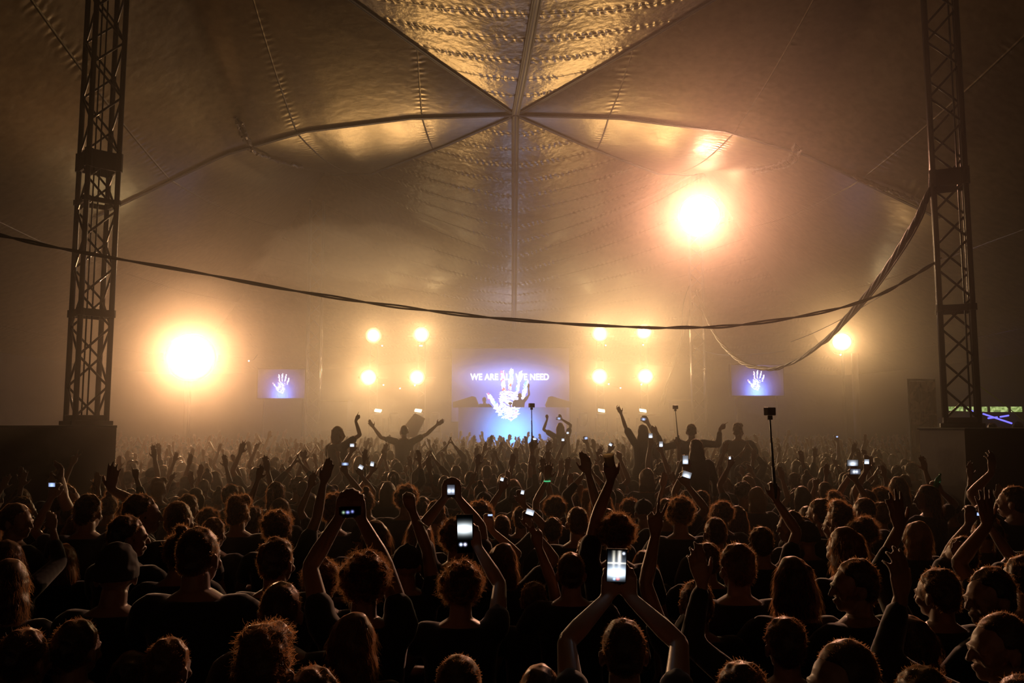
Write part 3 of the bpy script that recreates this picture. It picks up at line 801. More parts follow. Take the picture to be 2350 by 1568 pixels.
nt.links.new(tc.outputs['Object'], nz.inputs[0]); nt.links.new(nz.outputs[0], cr.inputs[0]); nt.links.new(cr.outputs[0], e_.inputs[0]); e_.inputs[1].default_value = E0; nt.links.new(e_.outputs[0], o_.inputs[0])
b = MB(); b.box(((x0 + x1) / 2, 2.2, (zt + zb) / 2), (x1 - x0, 0.04, zt - zb)); b.build('lit_window_strip', lm, t)
b = MB()
for x in (x0, x0 + 0.75, x0 + 1.0, x0 + 1.8, x1 - 0.6): b.box((x, 2.1, zt / 2), (0.08, 0.08, zt))
b.build('frame_posts', dark_metal, t)
tag(t, 'low canopy tent outside the bay with a green lit strip', 'tent')
for (ax, ay, bx, by, lab) in ((2222, 940, 2232, 944, 'short blue light tube seen through the dark mast'), (2256, 950, 2322, 972, 'long slanting blue light tube under the outside canopy'), (2268, 960, 2288, 958, 'short blue light tube behind the barrier edge'), (2296, 957, 2314, 954, 'short blue light tube near the green lit strip')):
    p, q = P(ax, ay, 31), P(bx, by, 30.0); b = MB(); b.tube([(0, 0, 0), q - p], 0.03, 8); tag(b.build('light_tube', emat('blue_tube', (0.16, 0.14, 1.0), E0 * 1.3), None, True, p), lab, 'light')
# ------------------------------------------------------------------ people: body, clothes and hair builders
# local frame: feet at the origin, facing +Y (towards the stage), 1.77 m tall
SH_Z, HEAD_Z = 1.455, 1.605


def V(*a): return Vector(a)


def ico(b, c, r, rot=None, sub=2):
    bm = bmesh.new(); bmesh.ops.create_icosphere(bm, subdivisions=sub, radius=1.0)
    m = Matrix.Diagonal(Vector(r)).to_3x3()
    if rot is not None: m = rot @ m
    vs = [m @ v.co + Vector(c) for v in bm.verts]; fs = [[v.index for v in f.verts] for f in bm.faces]; bm.free(); b.add(vs, fs)


def limb(b, pts, rs, n=12):
    """rounded tapered limb through joints"""
    P_, R_ = [], []
    for i in range(len(pts) - 1):
        for k in range(4):
            t = k / 4; P_.append(pts[i].lerp(pts[i + 1], t)); R_.append(rs[i] * (1 - t) + rs[i + 1] * t)
    P_.append(pts[-1]); R_.append(rs[-1])
    b.tube(P_, R_, n)
    for p, r in zip(pts, rs): ico(b, p, (r, r, r), sub=1)


def loft(b, rings, n=20):
    """rings: (center, rx, ry) horizontal ellipses"""
    vs = []
    for c, rx, ry in rings:
        for j in range(n):
            a = 2 * PI * j / n; ca, sa = math.cos(a), math.sin(a)
            ca = math.copysign(abs(ca) ** 0.85, ca); sa = math.copysign(abs(sa) ** 0.85, sa)
            vs.append(Vector(c) + Vector((rx * ca, ry * sa, 0)))
    fs = [(i * n + j, i * n + (j + 1) % n, (i + 1) * n + (j + 1) % n, (i + 1) * n + j) for i in range(len(rings) - 1) for j in range(n)]
    fs += [tuple(range(n - 1, -1, -1)), tuple((len(rings) - 1) * n + j for j in range(n))]
    b.add(vs, fs)


def voxel(b, name, size, mats, smooth=4, ratio=None, noise=None):
    me = b.build(name + '_src', mats, mesh_only=True)
    o = bpy.data.objects.new('tmp', me); COL.objects.link(o)
    m = o.modifiers.new('r', 'REMESH'); m.mode = 'VOXEL'; m.voxel_size = size; m.use_smooth_shade = True
    if smooth:
        s = o.modifiers.new('s', 'SMOOTH'); s.factor = 0.5; s.iterations = smooth
    if ratio:
        d = o.modifiers.new('d', 'DECIMATE'); d.ratio = ratio
    dg = bpy.context.evaluated_depsgraph_get(); dg.update()
    me2 = bpy.data.meshes.new_from_object(o.evaluated_get(dg)); me2.name = name
    bpy.data.objects.remove(o); bpy.data.meshes.remove(me)
    if noise:
        from mathutils import noise as nz
        amp, sc, sd = noise
        vs = me2.vertices; me2.update()
        for v in vs:
            v.co += v.normal * amp * nz.noise(v.co * sc + Vector((sd, sd * 2, 0)))
    me2.polygons.foreach_set('use_smooth', [True] * len(me2.polygons))
    me2.update()
    return me2


def ik(s, w, U=0.285, F=0.255, pole=V(0, -0.3, -1)):
    d = w - s; L = d.length; M = (U + F) * 0.995
    if L > M: w = s + d * (M / L); d = w - s; L = M
    L = max(L, 0.14)
    a = math.acos(max(-1, min(1, (U * U + L * L - F * F) / (2 * U * L))))
    dn = d.normalized(); pn = pole - dn * pole.dot(dn)
    if pn.length < 1e-3: pn = V(1, 0, 0) - dn * dn.x
    pn.normalize()
    e = s + dn * (math.cos(a) * U) + pn * (math.sin(a) * U)
    return e, w


GEST = {  # finger curl (index..little), spread, thumb
    'open': ((0.15, 0.10, 0.12, 0.18), 0.34, 0.75), 'relaxed': ((0.35, 0.40, 0.5, 0.6), 0.16, 0.55), 'flat': ((0.08, 0.05, 0.06, 0.10), 0.10, 0.35),
    'fist': ((1.55, 1.6, 1.6, 1.6), 0.05, 0.1), 'victory': ((0.08, 0.08, 1.5, 1.55), 0.50, 0.05), 'point': ((0.05, 1.5, 1.55, 1.6), 0.05, 0.1),
    'grip': ((0.95, 1.0, 1.0, 1.05), 0.10, 0.5)}


def hand(b, w, dirn, normal, side, gest, k=1.0):
    """palm and five separate fingers; dirn = towards the finger tips, normal = out of the palm, side = +1 when the thumb is on +x"""
    cur, spr, th = GEST[gest]
    d = dirn.normalized(); nrm = (normal - d * normal.dot(d)).normalized(); x = d.cross(nrm).normalized() * side
    if x.length < 0.5: x = V(1, 0, 0) * side
    # x points to the thumb side
    kn = []
    for i, (ox, ln) in enumerate(((0.030, 0.088), (0.010, 0.092), (-0.011, 0.086), (-0.030, 0.076))):
        a = w + x * ox * 0.45 * k + d * 0.006; c = w + x * ox * k + d * ln * k
        limb(b, [a, c], [0.016 * k, 0.0135 * k], 8); kn.append(c)
    ico(b, w + d * 0.045 * k, (0.032 * k, 0.032 * k, 0.016 * k), Matrix((x, d, nrm)).transposed(), 2)
    fl = ((0.040, 0.025, 0.021), (0.045, 0.029, 0.022), (0.041, 0.027, 0.021), (0.032, 0.020, 0.019))
    fr = (0.0095, 0.0098, 0.0093, 0.0083)
    for i in range(4):
        ang = (1.5 - i) * spr * 0.30 * (1 if gest != 'victory' else (2.0 if i < 2 else 0.3)); base = (d * math.cos(ang) + x * math.sin(ang)).normalized()
        p = kn[i]; pts = [p]; c = cur[i]; acc = 0.0
        for q, sg in enumerate(fl[i]):
            acc += c * (0.62, 0.95, 0.6)[q]
            dd = base * math.cos(acc) + nrm * math.sin(acc)
            p = p + dd * sg * k; pts.append(p)
        limb(b, pts, [fr[i] * 1.12 * k, fr[i] * k, fr[i] * 0.93 * k, fr[i] * 0.82 * k], 8)
    ta = 0.45 + th * 0.75
    t0 = w + x * 0.016 * k + d * 0.018 * k; td = (d * math.cos(ta) + x * math.sin(ta) + nrm * 0.30).normalized()
    td2 = (d * math.cos(ta - 0.5) + x * math.sin(ta - 0.5) + nrm * (0.35 if th > .3 else 0.9)).normalized()
    t1 = t0 + td * 0.044 * k; t2 = t1 + td2 * 0.032 * k; t3 = t2 + td2 * 0.024 * k
    limb(b, [t0, t1, t2, t3], [0.0165 * k, 0.0125 * k, 0.0108 * k, 0.0088 * k], 8)


def head_matrix(turn=0.0, tilt=0.0, lean=0.0):
    return Matrix.Translation(V(0, 0.012, HEAD_Z - 0.06)) @ Euler((tilt, lean, turn)).to_matrix().to_4x4() @ Matrix.Translation(V(0, 0.0, 0.06))


def head_geo(b, M, female=False):
    r3 = M.to_3x3()

    def e(c, r, rot=None): ico(b, M @ Vector(c), r, r3 @ (rot.to_matrix() if rot else Matrix.Identity(3)), 2)
    w = 0.97 if female else 1.0
    e((0, -0.012, 0.035), (0.076 * w, 0.094, 0.098)); e((0, 0.030, 0.020), (0.066 * w, 0.066, 0.085))
    e((0, 0.034, -0.040), (0.052 * w, 0.052, 0.060)); e((0, 0.062, -0.070), (0.028, 0.024, 0.026))      # jaw, chin
    e((0, 0.093, 0.022), (0.045, 0.012, 0.011))                                                           # brow
    e((0, 0.104, -0.008), (0.011, 0.015, 0.024), Euler((0.35, 0, 0))); e((0, 0.112, -0.020), (0.016, 0.011, 0.010))   # nose
    for s in (-1, 1):
        e((s * 0.030, 0.083, 0.006), (0.0145, 0.012, 0.0105))                                               # eyeball under lid
        e((s * 0.040, 0.066, -0.022), (0.022, 0.020, 0.022))                                                # cheek
        e((s * (0.078 * w), -0.006, -0.004), (0.009, 0.020, 0.031), Euler((0.2, 0, s * 0.35)))             # ear
        e((s * (0.085 * w), -0.014, 0.012), (0.006, 0.010, 0.016), Euler((0.2, 0, s * 0.35)))
    e((0, 0.092, -0.043), (0.021, 0.010, 0.006)); e((0, 0.090, -0.053), (0.018, 0.010, 0.0065))            # lips
    neck0 = V(0, -0.018, SH_Z + 0.005)
    limb(b, [neck0, M @ V(0, -0.022, -0.045)], [0.060 * w, 0.054 * w], 14)


def torso_rings(g=0.0, female=False, lean=V(0, 0, 0), legs=True):
    w = 0.93 if female else 1.0; h = 1.08 if female else 1.0
    L = lambda z: lean * max(0, (z - 0.95) / 0.5)
    r = [(V(0, 0, 0.86), 0.155 * h, 0.105), (V(0, 0, 0.95), 0.170 * h, 0.118), (V(0, 0.004, 1.06), 0.148 * w, 0.108), (V(0, 0.004, 1.16), 0.150 * w, 0.108),
         (V(0, 0.006, 1.27), 0.168 * w, 0.118), (V(0, 0.0, 1.36), 0.178 * w, 0.115), (V(0, -0.006, 1.42), 0.165 * w, 0.098), (V(0, -0.012, 1.465), 0.115 * w, 0.075), (V(0, -0.016, 1.495), 0.066 * w, 0.060)]
    return [(c + L(c.z), a + g, q + g) for c, a, q in r]


def shoulder(side, female): return V(side * (0.172 if female else 0.192), -0.004, 1.415)


def arm_pts(side, spec, female=False):
    """spec: dict(w=wrist in local coords, g=gesture, n=palm normal, pole=..)"""
    s = shoulder(side, female); w = spec['w']
    up = (w - s).normalized()
    s = s + V(-side * 0.02, 0, 0.035) * max(0, up.z)          # raised arms lift the shoulder
    pole = spec.get('pole') or V(side * 0.8, 0.1, -0.7)
    e, w2 = ik(s, w, pole=pole)
    return s, e, w2


def build_body(name, arms, M, female=False, size=0.010, ratio=None, seated=False, smooth=3, slim=1.0):
    """one continuous skin: head, neck, torso, arms with hands, legs"""
    b = MB()
    loft(b, torso_rings(0, female)); head_geo(b, M, female)
    info = []
    for side in (-1, 1):
        sp = arms[0 if side < 0 else 1]
        s, e, w = arm_pts(side, sp, female); k = (0.90 if female else 1.0) * slim
        limb(b, [V(side * 0.10, -0.004, 1.40), s], [0.062 * k, 0.056 * k])
        limb(b, [s, s.lerp(e, 0.45), e], [0.052 * k, 0.046 * k, 0.036 * k])
        f = e.lerp(w, 0.3)
        limb(b, [e, f, w], [0.037 * k, 0.039 * k, 0.0255 * k])
        dirn = sp.get('d') or (w - e).normalized() * 0.7 + V(0, 0, 0.35 if w.z > s.z else -0.35)
        hk = (0.90 if female else 1.0)
        hand(b, w, dirn, sp.get('n') or V(0, 1, 0), sp.get('ts', side), sp.get('g', 'open'), hk)
        info.append((s, e, w, dirn.normalized()))
    for side in (-1, 1):
        if seated:      # thighs forward over the carrier's shoulders, shins hanging down in front
            hp = V(side * 0.10, 0.0, 0.90); kn = V(side * 0.13, 0.36, 0.92); an = V(side * 0.11, 0.34, 0.50)
            limb(b, [hp, kn], [0.088, 0.060]); limb(b, [kn, kn.lerp(an, 0.3), an], [0.058, 0.056, 0.036]); limb(b, [an, an + V(0, 0.15, -0.05)], [0.036, 0.026])
        else:
            hp = V(side * 0.092, 0, 0.90); kn = V(side * 0.10, 0.015, 0.49); an = V(side * 0.105, -0.02, 0.08)
            limb(b, [hp, kn], [0.092, 0.056]); limb(b, [kn, kn.lerp(an, 0.3), an], [0.054, 0.055, 0.035])
            limb(b, [an + V(0, -0.03, -0.04), an + V(0, 0.16, -0.05)], [0.036, 0.028])
    me = voxel(b, name, size, [SKIN], smooth, ratio)
    return me, info


def build_shirt(name, info, female=False, sleeve=0.55, size=0.014, g=0.013, ratio=None, hem=0.0):
    b = MB(); rr = torso_rings(g, female)
    rr = [(c, a + (0.012 if c.z < 1.2 else 0), q + (0.012 if c.z < 1.2 else 0)) for c, a, q in rr][:-1]
    rr[0] = (V(0, 0, 0.88 - hem), rr[0][1] + 0.005, rr[0][2] + 0.005)
    loft(b, rr)
    for side, (s, e, w, d) in zip((-1, 1), info):
        limb(b, [V(side * 0.10, -0.004, 1.40), s], [0.062 + g, 0.058 + g])
        if sleeve <= 1.0:
            end = s.lerp(e, sleeve)
            if sleeve > 0.05: limb(b, [s, end], [0.055 + g, 0.050 + g + 0.004])
        else:
            limb(b, [s, e], [0.055 + g, 0.040 + g]); limb(b, [e, e.lerp(w, sleeve - 1.0)], [0.042 + g, 0.029 + g])
    return voxel(b, name, size, [SHIRTS[0]], 3, ratio)


def build_trousers(name, size=0.018, ratio=None, seated=False):
    b = MB(); loft(b, [(c, a, q) for c, a, q in torso_rings(0.012)[:2]] + [(V(0, 0, 1.00), 0.168, 0.122)])
    for side in (-1, 1):
        if seated:
            hp = V(side * 0.10, 0.0, 0.90); kn = V(side * 0.13, 0.36, 0.92); an = V(side * 0.11, 0.34, 0.56)
        else:
            hp = V(side * 0.092, 0, 0.88); kn = V(side * 0.10, 0.015, 0.49); an = V(side * 0.105, -0.02, 0.12)
        limb(b, [hp, kn], [0.104, 0.072]); limb(b, [kn, kn.lerp(an, .3), an], [0.071, 0.068, 0.055])
    return voxel(b, name, size, [DENIM], 3, ratio)


SKIN = mat('skin', (0.38, 0.21, 0.14), 0.40, spec=0.7, sheen=1.0)
DENIM = mat('dark_denim', (0.035, 0.04, 0.055), 0.8)
SHIRT_C = [('black', (0.020, 0.019, 0.019)), ('dark grey', (0.06, 0.06, 0.062)), ('dark blue', (0.025, 0.032, 0.06)), ('dark red', (0.12, 0.022, 0.02)), ('pale grey', (0.28, 0.26, 0.24)),
           ('dark green', (0.03, 0.05, 0.028)), ('brown', (0.09, 0.055, 0.035)), ('white', (0.50, 0.47, 0.43))]
SHIRTS = [mat('shirt_' + n.replace(' ', '_'), tuple(q * 0.7 for q in c), 0.8, sheen=0.9, bump=(30, 0.3, 0.004)) for n, c in SHIRT_C]


def hair_mat(name, c):
    m = mat(name, c, 0.42, spec=0.6); nt = m.node_tree; b_ = nt.nodes['Principled BSDF']
    b_.inputs['Sheen Weight'].default_value = 0.9; b_.inputs['Sheen Tint'].default_value = (1, 0.6, 0.35, 1)
    return m


def fuzz_mat(name, c, tr):
    m = bpy.data.materials.new(name); m.use_nodes = True; nt = m.node_tree; b_ = nt.nodes['Principled BSDF']; o = nt.nodes['Material Output']
    b_.inputs['Base Color'].default_value = (*c, 1); b_.inputs['Roughness'].default_value = 0.3
    t = nt.nodes.new('ShaderNodeBsdfTranslucent'); t.inputs[0].default_value = (*tr, 1); x = nt.nodes.new('ShaderNodeMixShader'); x.inputs[0].default_value = 0.6
    nt.links.new(b_.outputs[0], x.inputs[1]); nt.links.new(t.outputs[0], x.inputs[2]); nt.links.new(x.outputs[0], o.inputs[0]); return m


FUZZ = fuzz_mat('backlit_hair_strands', (0.10, 0.05, 0.025), (0.85, 0.45, 0.20))
HAIRC = [hair_mat('hair_dark_brown', (0.030, 0.018, 0.012)), hair_mat('hair_black', (0.012, 0.010, 0.009)), hair_mat('hair_brown', (0.085, 0.045, 0.022)), hair_mat('hair_fair', (0.30, 0.18, 0.08))]
HAIRN = ['dark brown', 'black', 'brown', 'fair']
CAPM = mat('cap_cloth', (0.05, 0.045, 0.045), 0.8)


def strands(b, pts, nrm, ln, n, rnd, w=0.0015, down=0.0, curl=0.0):
    """thin curved hairs standing off the hair surface, each a narrow two-sided strip"""
    N = len(pts)
    for _ in range(n):
        i = rnd.randrange(N); p = pts[i]; q = nrm[i]
        d = (q * 0.6 + V(rnd.uniform(-1, 1), rnd.uniform(-1, 1) - 0.4, rnd.uniform(-1, 1) - 0.35)).normalized(); d = (d + q * max(0.0, 0.25 - d.dot(q))).normalized(); L_ = ln * rnd.uniform(0.4, 1.3)
        side = d.cross(V(rnd.uniform(-1, 1), rnd.uniform(-1, 1), rnd.uniform(-1, 1)))
        if side.length < 0.1: continue
        side.normalize(); prev = None; o = p - q * 0.006; vs = []
        K = 4; ph = rnd.uniform(0, 6)
        for k in range(K + 1):
            t = k / K; c = o + d * L_ * t + V(0, 0, -down * L_ * t * t * 1.4) + side * math.sin(ph + t * 5) * curl * L_
            ww = w * (1 - 0.7 * t); vs += [c - side * ww, c + side * ww]
        b.add(vs, [(2 * k, 2 * k + 1, 2 * k + 3, 2 * k + 2) for k in range(K)])


def build_hair(kind, seed, fine=True, size=0.009, ratio=None):
    """hair in head coordinates (origin at ear height)"""
    rnd = random.Random(seed); b = MB()

    def e(c, r): ico(b, Vector(c), r, None, 2)
    if kind == 'short':
        e((0, -0.018, 0.050), (0.084, 0.100, 0.098)); e((0, -0.055, -0.005), (0.070, 0.055, 0.060)); nz_, st, dn = (0.010, 28, seed), (0.014, 0.0, 0.1), 1500
    elif kind == 'cropped':
        e((0, -0.017, 0.043), (0.0795, 0.0965, 0.0985)); e((0, -0.050, -0.010), (0.066, 0.056, 0.050)); nz_, st, dn = (0.003, 40, seed), (0.010, 0.0, 0.0), 2400
    elif kind == 'quiff':
        e((0, -0.018, 0.052), (0.082, 0.100, 0.098)); e((0, -0.055, -0.005), (0.068, 0.055, 0.058)); e((0.012, 0.03, 0.115), (0.062, 0.060, 0.045)); e((-0.02, -0.02, 0.125), (0.055, 0.06, 0.035)); nz_, st, dn = (0.014, 22, seed), (0.022, 0.0, 0.2), 1500
    elif kind == 'curly':
        for _ in range(46):
            a, z = rnd.uniform(0, 2 * PI), rnd.uniform(-0.25, 1.0); r = math.sqrt(max(0, 1 - z * z))
            c = V(math.cos(a) * r * 0.082, -0.024 + math.sin(a) * r * 0.088, 0.045 + z * 0.092)
            if c.y > 0.05 and c.z < 0.085: continue
            s_ = rnd.uniform(0.022, 0.034); e(c, (s_, s_, s_))
        e((0, -0.022, 0.045), (0.086, 0.098, 0.098)); nz_, st, dn = (0.016, 30, seed), (0.026, 0.0, 0.35), 2200
    elif kind == 'long':
        e((0, -0.016, 0.048), (0.087, 0.102, 0.100)); loft(b, [(V(0, -0.055, -0.34), 0.085, 0.028), (V(0, -0.062, -0.26), 0.112, 0.040), (V(0, -0.055, -0.12), 0.108, 0.055), (V(0, -0.040, -0.02), 0.096, 0.075), (V(0, -0.025, 0.05), 0.088, 0.088)])
        nz_, st, dn = (0.012, 14, seed), (0.030, 1.0, 0.1), 1500
    elif kind == 'bob':
        e((0, -0.018, 0.048), (0.090, 0.104, 0.102)); loft(b, [(V(0, -0.035, -0.13), 0.098, 0.062), (V(0, -0.038, -0.06), 0.106, 0.078), (V(0, -0.025, 0.04), 0.092, 0.092)]); nz_, st, dn = (0.012, 16, seed), (0.022, 0.8, 0.1), 1500
    elif kind == 'bun':
        e((0, -0.018, 0.046), (0.083, 0.099, 0.097)); e((0.0, -0.045, 0.160), (0.036, 0.036, 0.032)); e((0, -0.055, -0.005), (0.068, 0.052, 0.055)); nz_, st, dn = (0.006, 26, seed), (0.020, 0.0, 0.2), 1500
    elif kind == 'ponytail':
        e((0, -0.018, 0.046), (0.083, 0.099, 0.097)); limb(b, [V(0, -0.105, 0.075), V(0, -0.155, 0.04), V(0, -0.150, -0.10), V(0.01, -0.125, -0.22)], [0.022, 0.034, 0.032, 0.012]); e((0, -0.055, -0.005), (0.068, 0.052, 0.055)); nz_, st, dn = (0.007, 22, seed), (0.020, 0.4, 0.2), 1500
    elif kind == 'cap':
        e((0, -0.014, 0.058), (0.088, 0.102, 0.090)); limb(b, [V(-0.045, 0.088, 0.055), V(0, 0.118, 0.050), V(0.045, 0.088, 0.055)], [0.020, 0.028, 0.020]); e((0, -0.014, 0.150), (0.010, 0.010, 0.006)); nz_, st, dn = None, None, 0
    elif kind == 'beanie':
        e((0, -0.016, 0.062), (0.090, 0.104, 0.104)); loft(b, [(V(0, -0.016, 0.005), 0.093, 0.108), (V(0, -0.016, 0.055), 0.094, 0.109)]); nz_, st, dn = (0.004, 30, seed), None, 0
    m = CAPM if kind in ('cap', 'beanie') else HAIRC[0]
    me = voxel(b, 'hair_' + kind, size, [m], 2, ratio, nz_)
    # keep the face clear
    if kind not in ('cap', 'beanie'):
        for v in me.vertices:
            t_ = max(0.0, min(1.0, (0.085 - v.co.z) / 0.04)) * max(0.0, min(1.0, (v.co.y - 0.02) / 0.03)); v.co.y -= (v.co.y - 0.02) * 0.8 * t_; v.co.x *= 1 - 0.08 * t_
    if fine and st:
        b2 = MB(); me.update()
        pts = [v.co.copy() for v in me.vertices if v.co.z > -0.28]; nr = [v.normal.copy() for v in me.vertices if v.co.z > -0.28]
        strands(b2, pts, nr, st[0] * 1.35, int(dn * 2.3), rnd, 0.0010, st[1], st[2])
        n0 = len(me.vertices); b2.mi = [1] * len(b2.f); m2 = b2.build('x', [m, FUZZ], mesh_only=True); me.materials.append(FUZZ)
        bm = bmesh.new(); bm.from_mesh(me); bm.from_mesh(m2); bm.to_mesh(me); bm.free(); bpy.data.meshes.remove(m2)
        me.polygons.foreach_set('use_smooth', [True] * len(me.polygons)); me.update()
    return me
# ------------------------------------------------------------------ shared meshes
HM = head_matrix
HAIRS = {}


def hair_mesh(kind, v, fine):
    key = (kind, v, fine)
    if key not in HAIRS: HAIRS[key] = build_hair(kind, 11 + v * 7 + len(kind), fine, 0.008 if fine else 0.013, None)
    return HAIRS[key]


TROU = build_trousers('trousers', 0.02); TROU_S = build_trousers('trousers', 0.02, None, True)
HAIRWORD = {'short': 'short {c} hair', 'cropped': 'cropped {c} hair', 'quiff': 'thick tousled {c} hair', 'curly': 'curly {c} hair', 'long': 'long {c} hair', 'bob': 'chin length {c} hair',
            'bun': '{c} hair in a bun', 'ponytail': '{c} ponytail', 'cap': 'a dark cap', 'beanie': 'a dark beanie'}
FEM = ('long', 'bob', 'bun', 'ponytail')
KH = {'short': 0.100, 'cropped': 0.094, 'quiff': 0.104, 'curly': 0.118, 'long': 0.116, 'bob': 0.118, 'bun': 0.098, 'ponytail': 0.098, 'cap': 0.104, 'beanie': 0.106}
TOPH = {'short': 0.020, 'cropped': 0.012, 'quiff': 0.035, 'curly': 0.035, 'long': 0.020, 'bob': 0.022, 'bun': 0.015, 'ponytail': 0.015, 'cap': 0.020, 'beanie': 0.030}
HEADTOP = HEAD_Z + 0.133
PEOPLE = []      # (root, px, py, d, hair, colour, shirt, pose words, own label or None)


def slot_mat(o, m):
    o.material_slots[0].link = 'OBJECT'; o.material_slots[0].material = m


def assemble(body, shirt, trou, hairk, hairv, M, shirt_i, hair_i, loc, rz, sc, fine, hz=1.0, name='person'):
    o = bpy.data.objects.new(name, body); COL.objects.link(o); o.location = loc; o.rotation_euler = (0, 0, rz); o.scale = (sc, sc, sc)
    s = bpy.data.objects.new('shirt', shirt); COL.objects.link(s); s.parent = o; slot_mat(s, SHIRTS[shirt_i])
    t = bpy.data.objects.new('trousers', trou); COL.objects.link(t); t.parent = o
    if hairk != 'bald':
        h = bpy.data.objects.new({'cap': 'cap', 'beanie': 'beanie'}.get(hairk, 'hair'), hair_mesh(hairk, hairv, fine)); COL.objects.link(h); h.parent = o; h.matrix_local = M
        if hairk not in ('cap', 'beanie'): slot_mat(h, HAIRC[hair_i])
    return o


REST = {-1: [dict(w=V(-0.25, 0.10, 0.90), g='relaxed', n=V(1, 0, 0), d=V(0, 0.2, -1)), dict(w=V(-0.12, 0.30, 1.15), g='fist', n=V(1, 0, 0), d=V(0.3, 0.5, 0.6))],
        1: [dict(w=V(0.25, 0.10, 0.90), g='relaxed', n=V(-1, 0, 0), d=V(0, 0.2, -1)), dict(w=V(0.12, 0.30, 1.15), g='fist', n=V(-1, 0, 0), d=V(-0.3, 0.5, 0.6))]}


def hero(cx, ytop, w, hair='short', turn=0.0, arms=(), label=None, shirt=0, hc=0, yaw=0.0, d=None, seated=False, sleeve=0.55, tilt=0.0, H=None, short=None):
    """a person seen at a known place of the crowd. arms: (side, wrist px, wrist py, gesture, forward shift[, hand direction])"""
    k = KH.get(hair, 0.096); s = ytop - 974
    if d is None: d = 1900 * k * CAM_Z / (w + k * s)
    zt = CAM_Z - s * d / 1900
    if seated or H: sc = (H or 1.70) / 1.77; z0 = zt - (HEADTOP + TOPH.get(hair, 0)) * sc
    else: sc = zt / (HEADTOP + TOPH.get(hair, 0)); z0 = 0.0
    p = P(cx, ytop, d); loc = V(p.x, d, z0); fem = hair in FEM
    M = HM(turn, tilt); rot = Matrix.Rotation(-yaw, 3, 'Z'); sp = []
    for side in (-1, 1):
        a = [q for q in arms if q[0] == side]
        if a:
            a = a[0]; q = P(a[1], a[2], d + a[4]); l = rot @ ((q - loc) / sc)
            dd = a[5] if len(a) > 5 else None
            sp.append(dict(w=l, g=a[3], d=V(*dd) if dd else None, n=V(0, 1, 0.15), pole=V(*a[6]) if len(a) > 6 else None))
        else: sp.append(REST[side][(int(cx) + side) % 2])
    size = 0.0065 if d < 4.4 else (0.0085 if d < 8 else 0.0105)
    body, info = build_body('person', sp, M, fem, size / sc, 0.40 if d < 5 else 0.30, seated)
    sh = build_shirt('shirt', info, fem, sleeve, 0.018, 0.013, 0.6)
    o = assemble(body, sh, TROU_S if seated else TROU, hair, int(cx) % 2, M, shirt, hc, loc, yaw, sc, d < 9)
    PEOPLE.append(dict(o=o, x=cx, y=ytop, d=d, hair=hair, hc=hc, shirt=shirt, label=label, short=short, pose='', wx=p.x, wy=d, w=w, hero=True))
    o['_wr'] = [list(o.matrix_basis @ i[2]) for i in info] if False else [0]
    del o['_wr']
    return o, [(V(*loc) + Matrix.Rotation(yaw, 3, 'Z') @ (i[2] * sc), (Matrix.Rotation(yaw, 3, 'Z') @ i[3])) for i in info]


# ------------------------------------------------------------------ phones and things in hands
ph_body = mat('phone_body', (0.02, 0.02, 0.022), 0.25)


def pic_mat(name, peaks, strength=1.0):
    m = led_material(name, 0, 0, 0, 0, 0, None, peaks); m.node_tree.nodes['Emission'].inputs[1].default_value = E0 * strength; m.cycles.emission_sampling = 'NONE'
    return m


PHONE_PIC = [pic_mat('phone_picture_a', [(0, -0.01, 0.03, 0.02, (0.75, 0.85, 1.0), 0.9), (0, 0.02, 0.05, 0.05, (0.35, 0.36, 0.4), 0.35)]),
             pic_mat('phone_picture_b', [(-0.012, 0.0, 0.012, 0.012, (0.8, 0.9, 1.0), 1.0), (0.014, 0.0, 0.010, 0.012, (0.7, 0.8, 1.0), 0.9), (0, 0, 0.06, 0.04, (0.2, 0.22, 0.3), 0.4)]),
             pic_mat('phone_picture_c', [(0.0, 0.0, 0.02, 0.02, (0.4, 0.55, 1.0), 0.8), (0, 0, 0.06, 0.04, (0.12, 0.14, 0.2), 0.5)])]


def phone(px, py, d, wpx, hpx, label, pic=0, rot=0.0, real=None, dark_part=0.25, group=None):
    """phone held up with its screen towards the viewer"""
    p = P(px, py, d); w = wpx / 1900 * d; h = hpx / 1900 * d
    f = 1.0
    t = empty('phone', p); t.rotation_euler = (0.12, rot, 0)
    b = MB(); b.box((0, 0.004, 0), (w, 0.008, h), bev=0.003); b.build('case', ph_body, t)
    b = MB(); sw, sh = w * 0.88, h * (1 - dark_part); b.box((0, -0.0008, h * (dark_part / 2 - 0.04)), (sw, 0.001, sh)); m = PHONE_PIC[pic] if isinstance(pic, int) else pic
    b.build('display', m, t)
    tag(t, label, 'phone', group)
    return t


def palm_mid(hr, k=0.085): return hr[0] + hr[1] * k


def phone_at(hr, px, py, *a, **k):
    """phone seen at (px, py), moved onto the hand that holds it"""
    m = hr[0] + hr[1] * 0.085; tg = P(px, py, m.y - 0.015); v = tg - m
    if v.length > 0.075: tg = m + v * (0.075 / v.length)
    t = phone(px, py, m.y, *a, **k); t.location = tg
    return t


def holder(px, py, d, side, label, wpx, hpx, pic=0, rot=0.0, hair='short', hc=0, shirt=0, dark_part=0.25, H=1.72, who=None):
    """someone of the crowd filming: one raised arm with a phone at the given place"""
    x = P(px, py, d).x - side * 0.17; cx = 1175 + x / d * 1900; yt = 974 + (CAM_Z - H) * 1900 / d
    o, wr = hero(cx, yt, 20, hair, d=d, arms=[(side, px + side * 2, py + 0.10 / d * 1900, 'grip', 0.12, (-side * 0.25, 0, 1), (side, 0, -0.6))], shirt=shirt, hc=hc, short=None)
    PEOPLE[-1]['w'] = 0.17 * 1900 / d; PEOPLE[-1]['pose'] = 'filming with a phone'
    return phone_at(wr[0 if side < 0 else 1], px, py, wpx, hpx, label, pic, rot, None, dark_part)


